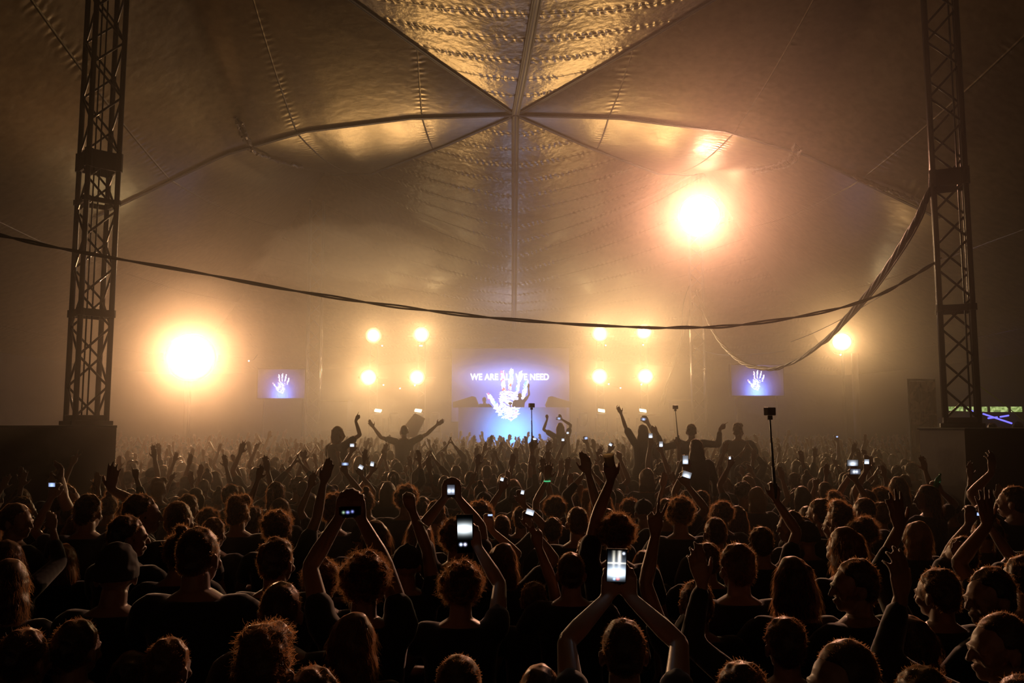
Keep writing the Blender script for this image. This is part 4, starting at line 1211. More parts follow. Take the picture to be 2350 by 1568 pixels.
# ------------------------------------------------------------------ people riding on shoulders
def rider(cx, ytop, d, carrier_shirt=0, **k):
    o, wr = hero(cx, ytop, 30, d=d, seated=True, **k)
    z = P(cx, ytop, d).z - 0.90 * (k.get('H') or 1.70) / 1.77
    q = P(cx, ytop, d)
    hc, _ = hero_std(q.x, d - 0.02, min(1.84, max(1.62, (z - 0.02) / 1.455 * 1.77)), 'short', 'person carrying %s on the shoulders, head hidden' % k['short'], carrier_shirt)
    return o, wr


def hero_std(x, d, H, hair, label, shirt):
    s = (CAM_Z - H) * 1900 / d; cx = 1175 + x / d * 1900
    return hero(cx, 974 + s, 20, hair, d=d, label=label, shirt=shirt, short=None, arms=())


L_ = lambda x, y, g, dd=0.10, *r: (-1, x, y, g, dd) + r
R_ = lambda x, y, g, dd=0.10, *r: (1, x, y, g, dd) + r
rider(776, 977, 12.8, hair='bob', hc=2, turn=-1.15, yaw=-0.5, arms=[R_(816, 966, 'point', 0.05, (0.6, 0, 0.9))], shirt=1, short='the rider in goggles', label='woman in goggles riding on shoulders, one arm pointing up towards the stage lamps')
rider(928, 975, 16.0, hair='cropped', hc=1, arms=[L_(857, 981, 'open', 0.1, (-0.62, 0, 0.8), (0.1, 0, -1)), R_(1002, 976, 'open', 0.1, (0.85, 0, 0.55), (-0.1, 0, -1))], shirt=0, short='the man with spread arms', label='man on shoulders with both arms spread wide, cropped hair', H=1.78)
rider(1475, 973, 13.4, hair='long', hc=0, arms=[L_(1424, 947, 'open', 0.1, (-0.45, 0, 0.9), (-0.8, 0, -0.5))], shirt=0, sleeve=0.8, short='the long haired rider', label='long haired woman riding on shoulders, one open hand raised high', H=1.66)
rider(1586, 971, 13.0, hair='short', hc=0, arms=[L_(1508, 993, 'grip', 0.1, (-0.8, 0, 0.7), (0, 0, -1)), R_(1652, 984, 'point', 0.1, (0.7, 0, 0.35), (0, 0, -1))], shirt=0, sleeve=1.75, short='the rider in long sleeves', label='man on shoulders in dark long sleeves, arms stretched to both sides', H=1.75)
rider(1694, 969, 13.6, hair='quiff', hc=2, turn=-0.5, yaw=-0.25, arms=[], shirt=4, sleeve=0.6, short='the rider in the pale shirt', label='broad person in pale shirt on shoulders, thick tousled hair', H=1.75)
_o, HR_FAIR = rider(1286, 969, 17.5, hair='long', hc=3, arms=[L_(1256, 962, 'fist', 0.1, (-0.2, 0, 1), (-0.5, 0, -1)), R_(1288, 962, 'grip', 0.12, (-0.3, 0, 0.8), (1, 0, -0.4))], shirt=6, short='the fair haired rider', label='fair haired woman on shoulders near the booth, filming with one hand', H=1.64)
rider(1597, 1005, 10.2, hair='long', hc=0, arms=[], shirt=6, sleeve=1.6, short='the dark red haired rider', label='woman with very long dark hair riding on shoulders below the man in long sleeves', H=1.62)
_o, HR_OVER = hero(1492, 1000, 17, 'short', d=15.2, arms=[R_(1487, 972, 'grip', 0.1, (-0.4, 0, 0.8), (1, 0, -0.5))], short='the person filming over the rider', label='person behind the long haired rider holding a phone above her head', shirt=1)

# the two people on stage
hero(1112, 911, 15, 'short', d=32.0, turn=-0.3, tilt=-0.5, arms=[L_(1098, 940, 'relaxed', -0.25), R_(1128, 938, 'relaxed', -0.25)], short='the bending person', label='person in black leaning over the booth beside the tilted speaker', H=1.72, yaw=0.5)
hero(1193, 902, 15, 'cropped', d=32.0, arms=[R_(1213, 891, 'flat', -0.05, (0.05, 0, 1), (1, 0, -0.6))], short='the person with a raised arm at the booth', label='person at the booth raising one arm in front of the hand print', H=1.80)
PEOPLE[-1]['stage'] = PEOPLE[-2]['stage'] = True

# ------------------------------------------------------------------ named people of the crowd
h = hero
h(38, 1148, 58, 'ponytail', -1.2, [], 'woman with tied back hair in profile at the frame edge by the dark barrier', 0, 0, -0.5)
h(52, 1134, 45, 'short', -0.9, [], 'short haired person directly behind the woman with tied back hair', 1, 1, -0.4)
h(158, 1106, 54, 'short', 2.6, [L_(140, 1100, 'relaxed', -0.1)], 'laughing man facing the viewer below the dark barrier wall, one hand lifted', 1, 0, 2.4, short='the laughing man')
h(204, 1127, 60, 'short', 0.0, [R_(254, 1124, 'open', 0.1, (0.1, 0, 1), (0.7, 0, -0.7))], 'person lifting one bare open hand against the dark barrier wall', 0, 1, sleeve=1.0, short='the hand against the barrier')
h(326, 1127, 66, 'short', -0.9, [], 'short haired man, cheek lit, between the barrier hand and the oval head', 0, 0, -0.3)
h(294, 1174, 70, 'short', -0.7, [], 'man with round dark head and lit cheek below the short haired man', 0, 1, -0.3, short='the man with the round head')
h(411, 1144, 58, 'cropped', -0.3, [], 'person with smooth oval cropped head, rim lit on one side', 0, 0, short='the smooth oval head')
h(433, 1129, 44, 'short', -0.3, [], 'short haired head peeking behind the smooth oval head', 1, 2)
h(458, 1199, 92, 'cropped', -0.2, [], 'big cropped head and shoulders in dark jacket, thin warm rim', 0, 0, short='the big cropped head')
h(492, 1180, 52, 'short', -0.2, [], 'short haired head just behind the big cropped head', 0, 2)
h(481, 1161, 48, 'curly', -0.2, [], 'tousled head above and behind the big cropped head', 1, 0)
h(549, 1131, 55, 'quiff', -0.2, [], 'tousled tall haired head between oval head and yellow green glow', 0, 0, short='the tousled tall head')
h(531, 1107, 38, 'short', -0.2, [], 'round head beyond the tousled tall head', 1, 1)
h(268, 1237, 96, 'beanie', 0.3, [], 'hooded bulky figure with a bright spot on the shoulder', 0, 0, short='the hooded figure')
h(146, 1238, 62, 'long', 0.2, [], 'woman with long hair in shadow beside the hooded figure', 0, 3)
h(640, 1167, 66, 'curly', -0.5, [R_(752, 1075, 'flat', 0.15, (0.3, 0, 1), (0.5, 0.0, -1))], 'curly haired person with long arm reaching diagonally up', 5, 0, short='the reaching curly person')
h(637, 1223, 78, 'short', -0.3, [], 'short haired person directly below the reaching curly person', 0, 1)
h(646, 1320, 95, 'cropped', 0.0, [], 'smooth round cropped head with a clean bright rim', 0, 0, short='the smooth round head')
h(740, 1273, 80, 'curly', -0.3, [], 'curly head between the smooth round head and the two raised arms', 0, 2, short='the curly head with lit edge')
_o, HR_DIM = h(838, 1258, 108, 'curly', 0.0, [L_(781, 1186, 'grip', 0.2, (0.3, 0, 1), (-1, 0, -0.4)), R_(826, 1186, 'grip', 0.2, (-0.3, 0, 1), (1, 0, -0.4))], 'large bushy haired person raising both arms with a dim phone', 0, 1, sleeve=0.4, short='the bushy haired filmer')
_o, HR_BRAC = h(934, 1240, 68, 'cap', 0.0, [R_(946, 1172, 'fist', 0.15, (-0.3, 0, 1), (0.8, 0, -0.7))], 'person in a cap with one braceleted arm raised', 0, 1, sleeve=0.3, short='the capped person')
_o, HR_WHITE = h(1058, 1279, 94, 'curly', 0.0, [R_(1096, 1256, 'grip', 0.35, (-0.35, 0, 1), (1, 0, -0.5))], 'curly haired person holding up the bright white phone', 0, 0, sleeve=0.3, short='the curly filmer')
h(768, 1129, 62, 'curly', 0.0, [], 'curly haired head beneath the yellow glow, behind the bushy haired filmer', 1, 0)
h(932, 1110, 52, 'curly', 0.0, [], 'curly head standing between raised arms under the man with spread arms', 1, 1, short='the curly head under the spread arms')
h(1100, 1146, 60, 'curly', 0.0, [], 'curly head to the side of the small framed phone', 0, 1)
_o, HR_SMALL = h(1048, 1183, 74, 'curly', 0.0, [L_(1022, 1142, 'grip', 0.2, (0.2, 0, 1), (-1, 0, -0.4)), R_(1050, 1142, 'grip', 0.2, (-0.2, 0, 1), (1, 0, -0.4))], 'person filming with a small framed phone above the bright white phone', 1, 0, short='the small phone filmer')
h(1047, 1065, 26, 'cropped', 0.0, [], 'small round rim lit head past the small phone', 1, 0)
h(1117, 1065, 26, 'cropped', 0.0, [], 'small round rim lit head, twin of the one past the phone, nearer the LED wall', 1, 0)
h(1020, 1088, 31, 'cropped', 0.0, [], 'dark round head with orange rim above the small phone', 0, 0)
h(1062, 1113, 32, 'short', 0.0, [], 'round head with bright orange ring right beside the small phone', 0, 1)
h(811, 1387, 112, 'bob', 0.0, [], 'woman with chin length hair below the bushy haired filmer', 0, 2, short='the woman with chin length hair')
h(610, 1411, 138, 'quiff', 0.0, [], 'wide flat topped tousled hair at the lower frame edge', 0, 2, short='the flat topped head')
h(1053, 1478, 110, 'cropped', 0.0, [], 'smooth rim lit head at the bottom frame edge below the curly filmer', 0, 0, short='the smooth head at the frame bottom')
h(1325, 1157, 52, 'cropped', 0.0, [R_(1348, 1078, 'relaxed', 0.1)], 'round cropped head with bright rim and one raised arm, green glow behind', 5, 0, short='the round cropped head')
_o, HR_BAND = h(1273, 1135, 48, 'curly', 0.0, [L_(1256, 1101, 'open', 0.1, (0.1, 0, 1), (-0.4, 0, -1))], 'person raising a hand with a glowing green wristband', 1, 0, short='the green wristband person')
_o, HR_CUP = h(1413, 1172, 80, 'curly', 0.0, [L_(1404, 1096, 'grip', 0.1, (-0.1, 0, 1), (-0.7, 0, -0.8))], 'bushy haired person holding up a clear plastic cup', 0, 0, short='the cup holder')
h(1560, 1137, 62, 'curly', 0.0, [], 'rounded frizzy head standing tall beneath the dark red haired rider', 0, 1, short='the tall frizzy head')
h(1477, 1140, 45, 'cap', 0.0, [], 'capped head between the cup holder and the tall frizzy head', 0, 0)
h(1310, 1257, 66, 'cropped', 0.0, [], 'smooth cropped head between the raised V fingers and the big phone', 0, 0, short='the smooth head by the big phone')
h(1347, 1222, 48, 'cropped', 0.0, [], 'fair topped cropped head just behind the smooth head', 1, 3)
h(1268, 1180, 45, 'short', 0.0, [], 'short haired head under the green wristband hand', 0, 1)
h(1225, 1322, 62, 'short', 0.0, [R_(1226, 1220, 'victory', 0.15, (-0.12, 0, 1), (0.8, 0, -0.6))], 'person making a V sign with a long bare arm over the crowd', 0, 0, sleeve=0.3, short='the V sign person')
h(1597, 1318, 78, 'short', 0.0, [L_(1504, 1228, 'victory', 0.1, (0.0, 0, 1), (-0.8, 0, -0.6))], 'person with thick straight arm making a V sign beside the big phone', 0, 0, sleeve=0.3, short='the straight V sign arm')
h(1478, 1253, 56, 'long', 0.0, [], 'long haired head just beside the big bright phone', 0, 2)
h(1641, 1180, 52, 'cropped', 0.0, [], 'faint round head beside the tall frizzy head', 1, 0)
h(1655, 1146, 50, 'curly', 0.0, [], 'tousled head farther back beside the tall frizzy head', 1, 1)
h(1622, 1235, 60, 'short', 0.0, [], 'short haired head below the faint round head', 0, 2)
h(1690, 1235, 80, 'short', 0.2, [], 'broad smooth head with one continuous golden rim', 0, 2, short='the broad golden rimmed head')
_o, HR_STICK = h(1746, 1200, 56, 'short', 0.0, [R_(1781, 1150, 'grip', 0.1, (-0.05, 0, 1), (0.8, 0, -0.6))], 'person gripping the tall selfie stick with an action camera', 0, 0, short='the selfie stick holder')
h(1735, 1113, 42, 'bob', 0.0, [], 'fair rimmed head before the tall selfie stick', 1, 3)
_o, HR_BIG = h(1430, 1400, 104, 'cropped', 0.0, [L_(1394, 1372, 'grip', 0.35, (0.25, 0, 1), (-1, 0, -0.25)), R_(1447, 1372, 'grip', 0.35, (-0.2, 0, 1), (1, 0, -0.25))], 'person holding the big bright phone with both hands', 0, 0, sleeve=0.35, short='the big phone filmer')
h(1800, 1395, 92, 'short', 0.0, [L_(1612, 1340, 'relaxed', 0.1, (-0.2, 0, 1), (-0.8, 0, -0.5))], 'person in dark sleeve raising a dim relaxed hand beside the V sign arm', 0, 1, sleeve=1.85, short='the dark sleeved arm')
h(1938, 1201, 84, 'bob', 0.3, [], 'large head with reddish brown hair and lit brow', 0, 2, 0.2, short='the reddish brown haired head')
h(1880, 1138, 50, 'short', 0.5, [], 'short haired head with lit ear beyond the reddish brown haired head', 1, 0, 0.2)
h(1925, 1142, 55, 'quiff', 0.3, [], 'tousled head directly beyond the reddish brown haired head', 0, 0, 0.2)
h(1918, 1164, 50, 'short', 0.5, [], 'short head squeezed in front of the tousled head with lit cheek', 0, 1, 0.2)
h(1982, 1137, 45, 'cropped', 0.3, [], 'smooth round head behind the big spread hand', 1, 1, 0.2)
h(2018, 1146, 42, 'short', 0.3, [], 'short head just under the big spread hand', 1, 2, 0.2)
h(1815, 1166, 50, 'ponytail', 1.2, [], 'person in profile with lit nose facing away from the barrier', 1, 0, 0.6)
h(1848, 1190, 52, 'beanie', 0.4, [], 'head in dark beanie next to the profile with lit nose', 0, 0, 0.2)
h(1975, 1180, 62, 'curly', 0.2, [], 'wide tousled head behind the reddish brown haired head', 0, 1, 0.2)
h(1962, 1270, 86, 'short', 1.1, [], 'bearded looking profile with lit cheek below the reddish brown haired head', 0, 0, 0.5, short='the lit profile')
h(1820, 1266, 98, 'bob', 0.0, [], 'dark wide hair in deep shadow beside the lit profile', 0, 1)
h(1938, 1447, 125, 'cropped', 1.2, [], 'man with bare lit forehead in profile at the lower frame edge', 0, 0, 0.6, short='the lit forehead profile')
h(2272, 1288, 94, 'short', 1.2, [], 'man in profile with warm lit cheek near the frame side', 0, 1, 0.6, short='the warm cheek profile')
h(2295, 1388, 106, 'cropped', 1.3, [L_(2068, 1372, 'relaxed', 0.1, (0, 0, 1), (-0.8, 0, -0.4))], 'man with shiny forehead in profile raising a dark sleeved arm', 0, 0, 0.3, sleeve=1.8, short='the shiny forehead profile')
h(2150, 1290, 82, 'short', 0.4, [L_(2064, 1212, 'open', 0.1, (-0.12, 0, 1), (-0.7, 0, -0.7))], 'person raising one big spread hand in front of the barrier', 1, 0, 0.1, sleeve=1.5, short='the big spread hand')
h(2345, 1262, 80, 'short', 0.3, [L_(2266, 1205, 'open', 0.1, (-0.05, 0, 1), (-0.7, 0, -0.7))], 'person at the frame side raising a spread hand before the barrier corner', 0, 0, 0.1, sleeve=0.6)
_o, HR_TINY = h(2205, 1222, 60, 'short', 0.5, [L_(2226, 1200, 'grip', 0.2, (0.2, 0, 1), (-1, 0, -0.3)), R_(2268, 1204, 'grip', 0.2, (-0.2, 0, 1), (1, 0, -0.4))], 'person holding a tiny blue lit phone between raised arms', 1, 1, short='the tiny blue phone holder')
h(2322, 1110, 52, 'short', 0.6, [L_(2276, 1085, 'relaxed', 0.1, (0.1, 0, 1))], 'person with thin raised arm against the barrier side', 1, 1, 0.3)
_o, HR_BOT = h(2128, 1108, 50, 'long', 0.9, [R_(2160, 1128, 'grip', 0.1)], 'person in profile beside a green glinting bottle', 1, 0, 0.4, short='the green bottle holder')
h(478, 1338, 74, 'short', -0.4, [], 'dim short haired head in the dark below the big cropped head', 0, 0)
h(310, 1472, 96, 'bob', -0.5, [], 'faint curved profile of dark hair near the lower frame edge', 0, 1)
h(1574, 1120, 33, 'short', 0.0, [L_(1549, 1114, 'open', 0.05, (-0.3, 0, 1), (-0.8, 0, -0.6))], 'person whose pale lit open hand rises below the long haired rider', 1, 1, short='the pale lit hand')
h(2342, 1520, 120, 'short', 0.8, [], 'shoulder and head cut off by the lower frame corner', 0, 1)
h(60, 1420, 100, 'short', -0.2, [], 'unlit head in the darkest lower corner', 0, 1)
h(720, 1500, 120, 'short', 0.0, [], 'unlit head between the flat topped head and the woman with chin length hair', 0, 0)
h(1240, 1500, 110, 'long', 0.0, [], 'dark long hair at the frame bottom beside the smooth head', 0, 0)
h(1700, 1490, 115, 'short', 0.0, [], 'unlit head at the frame bottom below the broad golden rimmed head', 0, 1)
h(2110, 1500, 115, 'short', 0.4, [], 'unlit head at the frame bottom between the two lit profiles', 0, 1)
h(390, 1440, 95, 'short', -0.2, [], 'unlit short hair between the dim head and the flat topped head', 0, 2)
h(180, 1400, 95, 'short', -0.2, [], 'unlit short hair below the long haired shadow woman', 0, 1)

# two onlookers on a riser past the barrier
q = P(2300, 968, 14.0); rz_ = q.z - 1.80
b = MB(); b.box((q.x + 0.3, 14.1, rz_ / 2), (2.4, 1.2, rz_), bev=0.01); tag(b.build('riser', cloth_dark), 'low dark riser behind the barrier by the open bay', 'platform')
h(2277, 969, 28, 'short', -0.4, [], 'onlooker whose head shows just over the barrier top, orange rim', 1, 1, d=14.0, H=1.77)
h(2336, 967, 30, 'cap', -0.4, [], 'onlooker in a cap over the barrier top near the blue light tubes', 1, 1, d=14.0, H=1.77)
PEOPLE[-1]['stage'] = PEOPLE[-2]['stage'] = True

# phones and held things
def both_hands(hr, f, px, py, wpx, hpx, *a):
    m = [q[0] + q[1] * 0.08 for q in hr]; c = (m[0] + m[1]) / 2
    t = f(px, py, c.y - 0.02, wpx, hpx, *a); w = wpx / 1900 * c.y
    tg = P(px, py, c.y - 0.02); lo = c + V(0, -0.02, 0.02); t.location = tg if (tg - lo).length < 0.09 else lo + (tg - lo) * (0.09 / (tg - lo).length)
    return t


both_hands(HR_BIG, phone, 1415, 1302, 47, 82, 'big bright phone showing the glowing tent, held in both hands', pic_mat('phone_picture_main', [(0.0, -0.022, 0.040, 0.016, (0.72, 0.85, 1.0), 1.6), (-0.012, 0.030, 0.005, 0.03, (0.9, 0.85, 0.7), 0.55), (0.010, 0.036, 0.006, 0.03, (0.9, 0.85, 0.75), 0.8), (0.0, 0.016, 0.06, 0.003, (0.9, 0.85, 0.7), 0.7), (0, 0, 0.05, 0.03, (0.3, 0.36, 0.45), 0.5), (0.026, 0.054, 0.004, 0.004, (0.7, 0.8, 1.0), 1.6), (-0.008, -0.046, 0.004, 0.004, (0.3, 0.5, 1.0), 1.5), (0.006, -0.045, 0.005, 0.004, (1.0, 0.12, 0.1), 1.6)]), 0.03, None, 0.14)
phone_at(HR_WHITE[1], 1067, 1226, 38, 88, 'bright white phone held up by the curly filmer', pic_mat('phone_picture_white', [(-0.005, 0.028, 0.05, 0.022, (0.85, 0.95, 1.0), 1.4), (-0.022, -0.055, 0.006, 0.006, (0.6, 0.7, 1.0), 1.6), (0.0, -0.055, 0.006, 0.006, (0.7, 0.7, 1.0), 1.6)]), -0.02, None, 0.06)
both_hands(HR_DIM, phone, 803, 1176, 50, 26, 'dim phone held sideways by the bushy haired filmer', pic_mat('phone_picture_dim', [(-0.01, 0.0, 0.006, 0.005, (0.3, 0.35, 1.0), 0.9), (0.012, 0.003, 0.005, 0.005, (0.3, 0.35, 0.9), 0.7), (-0.03, 0.0, 0.005, 0.005, (0.4, 0.6, 0.4), 0.6)]), -0.03)
both_hands(HR_SMALL, phone, 1035, 1127, 19, 30, 'small framed phone with blue white picture above the bright white phone', 1)
holder(1573, 1058, 8.3, -1, 'phone showing a bright square, in front of the dark red haired rider', 14, 26, 0, 0.0, 'short', 0, 0, 0.25, 1.74)
holder(1576, 1091, 7.4, 1, 'slanted bright phone screen just under the square one', 22, 18, 0, 0.3, 'cropped', 1, 1, 0.25, 1.74)
holder(1957, 1063, 8.4, -1, 'wide phone with bright picture, uppermost of three close screens by the barrier', 28, 15, 0, 0, 'long', 2, 2, 0.1, 1.74)
holder(1963, 1083, 8.2, 1, 'wide dimmer phone just beneath the uppermost one', 26, 13, 1, 0, 'quiff', 0, 0, 0.1, 1.74)
holder(1989, 1061, 8.6, -1, 'small square phone at the end of the three close screens', 12, 14, 0, 0.0, 'curly', 1, 1, 0.25, 1.74)
holder(742, 1086, 9.0, 1, 'small upright phone near the yellow green glow', 11, 18, 0, 0.0, 'bob', 2, 2, 0.25, 1.66)
holder(808, 1022, 11.5, -1, 'small sideways phone between the two riders', 11, 8, 0, 0, 'short', 0, 0, 0.1, 1.84)
holder(828, 1073, 9.5, 1, 'tilted glinting phone over the violet glow', 12, 12, 0, 0.5, 'cropped', 1, 1, 0.25, 1.66)
holder(854, 1066, 9.6, -1, 'bright narrow phone below the man with spread arms', 9, 14, 0, 0.2, 'long', 2, 2, 0.25, 1.74)
holder(792, 1066, 9.0, 1, 'faint sideways phone near the rider in goggles', 18, 8, 2, 0.0, 'quiff', 0, 0, 0.25, 1.74)
phone_at(HR_OVER[1], 1477, 963, 14, 8, 'dark backed phone held over the long haired rider', 2, 0.1)
holder(1493, 1001, 12.2, -1, 'silvery phone at the shoulder of the long haired rider', 10, 14, 0, 0.0, 'curly', 1, 1, 0.25, 1.84)
holder(1517, 1021, 10.5, 1, 'upright phone with bright middle between two riders', 9, 16, 0, 0.0, 'bob', 2, 2, 0.25, 1.84)
holder(1401, 1021, 12.5, -1, 'tiny bright phone beside the long haired rider', 8, 8, 0, 0.5, 'short', 0, 0, 0.25, 1.84)
holder(1345, 1006, 14.5, 1, 'tiny sideways phone between the fair rider and the long haired rider', 9, 6, 2, -0.2, 'cropped', 1, 1, 0.1, 1.84)
holder(1292, 1010, 13.5, -1, 'tiny upright phone below the fair haired rider', 7, 8, 0, 0.0, 'long', 2, 2, 0.25, 1.84)
holder(1303, 990, 16.5, 1, 'tiny phone at the hip of the fair haired rider', 6, 6, 0, 0.0, 'quiff', 0, 0, 0.25, 1.84)
holder(1226, 1008, 12.0, -1, 'tiny bright phone at the foot of the thin selfie stick', 12, 6, 0, 0.0, 'curly', 1, 1, 0.25, 1.84)
phone_at(HR_FAIR[1], 1282, 965, 13, 7, 'dark phone held above the fair haired rider', 2, 0.1)
holder(1216, 1177, 5.2, 1, 'phone triangle glowing beside the raised V fingers', 20, 16, 0, 0.3, 'bob', 2, 2, 0.25, 1.66)
holder(1152, 1101, 7.5, -1, 'small bright phone between raised arms past the curly head', 8, 10, 0, 0.3, 'short', 0, 0, 0.25, 1.66)
holder(1199, 1131, 6.8, 1, 'small bright phone by the green wristband arm', 8, 12, 0, 0.2, 'cropped', 1, 1, 0.25, 1.66)
phone_at(HR_TINY[0], 2248, 1181, 14, 9, 'tiny blue lit phone between raised arms by the barrier', 2)
holder(119, 1114, 6.2, -1, 'dim blue phone near the laughing man', 17, 12, 2, 0.0, 'long', 2, 2, 0.25, 1.74)
holder(1921, 1003, 16, 1, 'tiny blue glinting phone under the single lamp', 5, 4, 2, 0.0, 'quiff', 0, 0, 0.25, 1.84)
holder(1675, 1052, 9.5, -1, 'tiny phone glint under the rider in the pale shirt', 5, 8, 0, 0.0, 'curly', 1, 1, 0.25, 1.74)
holder(1125, 1183, 5.6, 1, 'dim pair of screen spots beside the bright white phone', 12, 5, 2, 0.0, 'bob', 2, 2, 0.25, 1.66)

# clear cup
p = HR_CUP[0][0] + HR_CUP[0][1] * 0.10 + V(0, -0.0, 0.03); t = empty('plastic_cup', p); t.rotation_euler = (0.1, -0.15, 0)
cupm = fuzz_mat('clear_cup', (0.9, 0.85, 0.7), (1.0, 0.9, 0.65))
b = MB(); b.lathe([(0.024, -0.045), (0.026, -0.043), (0.036, 0.030), (0.038, 0.034), (0.035, 0.034), (0.024, -0.040)], n=24); b.build('cup_wall', cupm, t, True)
b = MB(); b.tube([(0.037 * math.cos(a * PI / 12), 0.037 * math.sin(a * PI / 12), 0.034) for a in range(25)], 0.002, 6); b.build('rim', cupm, t, True)
b = MB(); b.lathe([(0.022, -0.040), (0.029, 0.0)], n=20); b.build('drink', fuzz_mat('pale_drink', (0.9, 0.7, 0.35), (1.0, 0.75, 0.35)), t, True)
tag(t, 'clear plastic cup with pale drink held up by the bushy haired person', 'cup')
# wristband and bracelet
p = HR_BAND[0][0] - HR_BAND[0][1] * 0.015; b = MB(); b.tube([(0.029 * math.cos(a * PI / 10), 0.029 * math.sin(a * PI / 10), 0) for a in range(21)], 0.006, 6)
tag(b.build('wristband', emat('green_band', (0.12, 0.9, 0.35), E0 * 0.35), None, True, p), 'glowing green wristband on a raised wrist', 'wristband')
p = P(970, 1203, 4.9); b = MB(); dr = (P(985, 1212, 4.85) - P(955, 1190, 4.95)).normalized()
for k in range(12):
    b.lathe([(0.001, -0.006), (0.006, -0.003), (0.006, 0.003), (0.001, 0.006)], V(0, 0, 0) + dr * (k - 5.5) * 0.0085, n=8)
tag(b.build('bead_bracelet', mat('shiny_beads', (0.8, 0.75, 0.65), 0.15, 0.8), None, True, p), 'shiny beaded bracelet on the raised forearm of the capped person', 'bracelet')


def selfie(px, y0, y1, x1, d, label, cam=True, s=1.0):
    a = P(px, y0, d); c = P(x1, y1, d - 0.15); t = empty('selfie_stick', c); v = a - c; n = v.normalized()
    b = MB(); L3 = v.length
    b.tube([V(0, 0, 0), v * 0.35], 0.011, 10); b.tube([v * 0.33, v * 0.68], 0.0085, 10); b.tube([v * 0.66, v], 0.006, 10); b.build('pole', dark_metal, t, True)
    b = MB(); b.tube([V(0, 0, -0.06), V(0, 0, 0.08)], 0.016, 12); b.build('grip', stage_m, t, True)
    b = MB(); b.box(v + V(0, 0, 0.01), (0.035, 0.02, 0.03), bev=0.004); b.build('mount', stage_m, t)
    tag(t, label, 'selfie stick')
    t2 = empty('action_camera', a + V(0, 0, 0.055)); t2.rotation_euler = (0, 0, 0.5)
    b = MB(); b.box((0, 0, 0), (0.078, 0.045, 0.058), bev=0.006); b.build('housing', mat('camera_grey', (0.12, 0.08, 0.07), 0.35), t2)
    b = MB(); b.lathe([(0.018, 0), (0.018, 0.012), (0.012, 0.013)], (0.018, 0.022, 0.008), Euler((-PI / 2, 0, 0)).to_matrix(), 16); b.build('lens', stage_m, t2, True)
    b = MB(); b.box((0, -0.0232, 0), (0.055, 0.001, 0.038)); b.build('display', mat('camera_display', (0.16, 0.12, 0.11), 0.2), t2)
    tag(t2, 'small action camera on the ' + label.split(' with')[0].replace('selfie stick', 'stick'), 'camera')


selfie(1767, 962, 1136, 1779, HR_STICK[1][0].y + 0.15, 'tall dark selfie stick with boxy camera before the barrier side')
def stick_holder(px, py, d, side, H, hair):
    x = P(px, py, d).x - side * 0.18; cx = 1175 + x / d * 1900
    o, wr = hero(cx, 974 + (CAM_Z - H) * 1900 / d, 20, hair, d=d, arms=[(side, px, py, 'grip', 0.1, (0, 0, 1), (side, 0, -0.6))], shirt=1)
    PEOPLE[-1]['w'] = 0.17 * 1900 / d; PEOPLE[-1]['pose'] = 'holding a thin selfie stick'
    q = wr[0 if side < 0 else 1]; m = q[0] + q[1] * 0.08
    return 1175 + m.x / m.y * 1900, m


SK1 = stick_holder(1221, 1022, 11.0, -1, 1.80, 'short'); SK2 = stick_holder(1557, 1014, 12.6, 1, 1.84, 'quiff')


def pix(v):
    c, s_ = math.cos(PITCH), math.sin(PITCH); y, z = v.y, v.z - CAM_Z
    f_, u_ = y * c + z * s_, -y * s_ + z * c
    return 1175 + v.x / f_ * F_PX, 784 - u_ / f_ * F_PX


selfie(1220, 940, pix(SK1[1])[1], pix(SK1[1])[0], SK1[1].y + 0.15, 'thin selfie stick in front of the booth')
selfie(1550, 943, pix(SK2[1])[1], pix(SK2[1])[0], SK2[1].y + 0.15, 'thin selfie stick between the two riders by the lamp mast')
# cardboard sign
t = empty('placard', P(930, 1012, 22.0)); b = MB(); pts = [P(x, y, 22.0) - t.location for x, y in ((922, 985), (952, 948), (976, 961), (955, 1003), (925, 1006))]
vs = pts + [q + V(0, 0.01, 0) for q in pts]; n = 5
b.add(vs, [tuple(range(n - 1, -1, -1)), tuple(range(n, 2 * n))] + [(i, (i + 1) % n, n + (i + 1) % n, n + i) for i in range(n)]); b.build('board', mat('cardboard', (0.50, 0.32, 0.24), 0.8, noise=(6, 0.15)), t)
b = MB(); b.tube([pts[4] * 0.9 + V(0.1, 0.03, -0.7), (pts[1] + pts[3]) / 2 + V(0, 0.03, 0)], 0.012, 6); b.build('stick', dark_metal, t, True)
tag(t, 'tilted brown cardboard sign held up behind the man with spread arms', 'sign')
p = HR_BOT[1][0] + HR_BOT[1][1] * 0.09 + V(0, -0.01, 0.03); b = MB(); b.lathe([(0.004, -0.08), (0.026, -0.08), (0.027, 0.02), (0.012, 0.05), (0.011, 0.08), (0.004, 0.08)], n=16)
gb = mat('green_glass', (0.10, 0.75, 0.30), 0.08); gb.node_tree.nodes['Principled BSDF'].inputs['Transmission Weight'].default_value = 0.5
o = b.build('bottle', gb, None, True, p); o.rotation_euler = (0.2, 0.3, 0); tag(o, 'green glinting bottle held by the barrier', 'bottle')
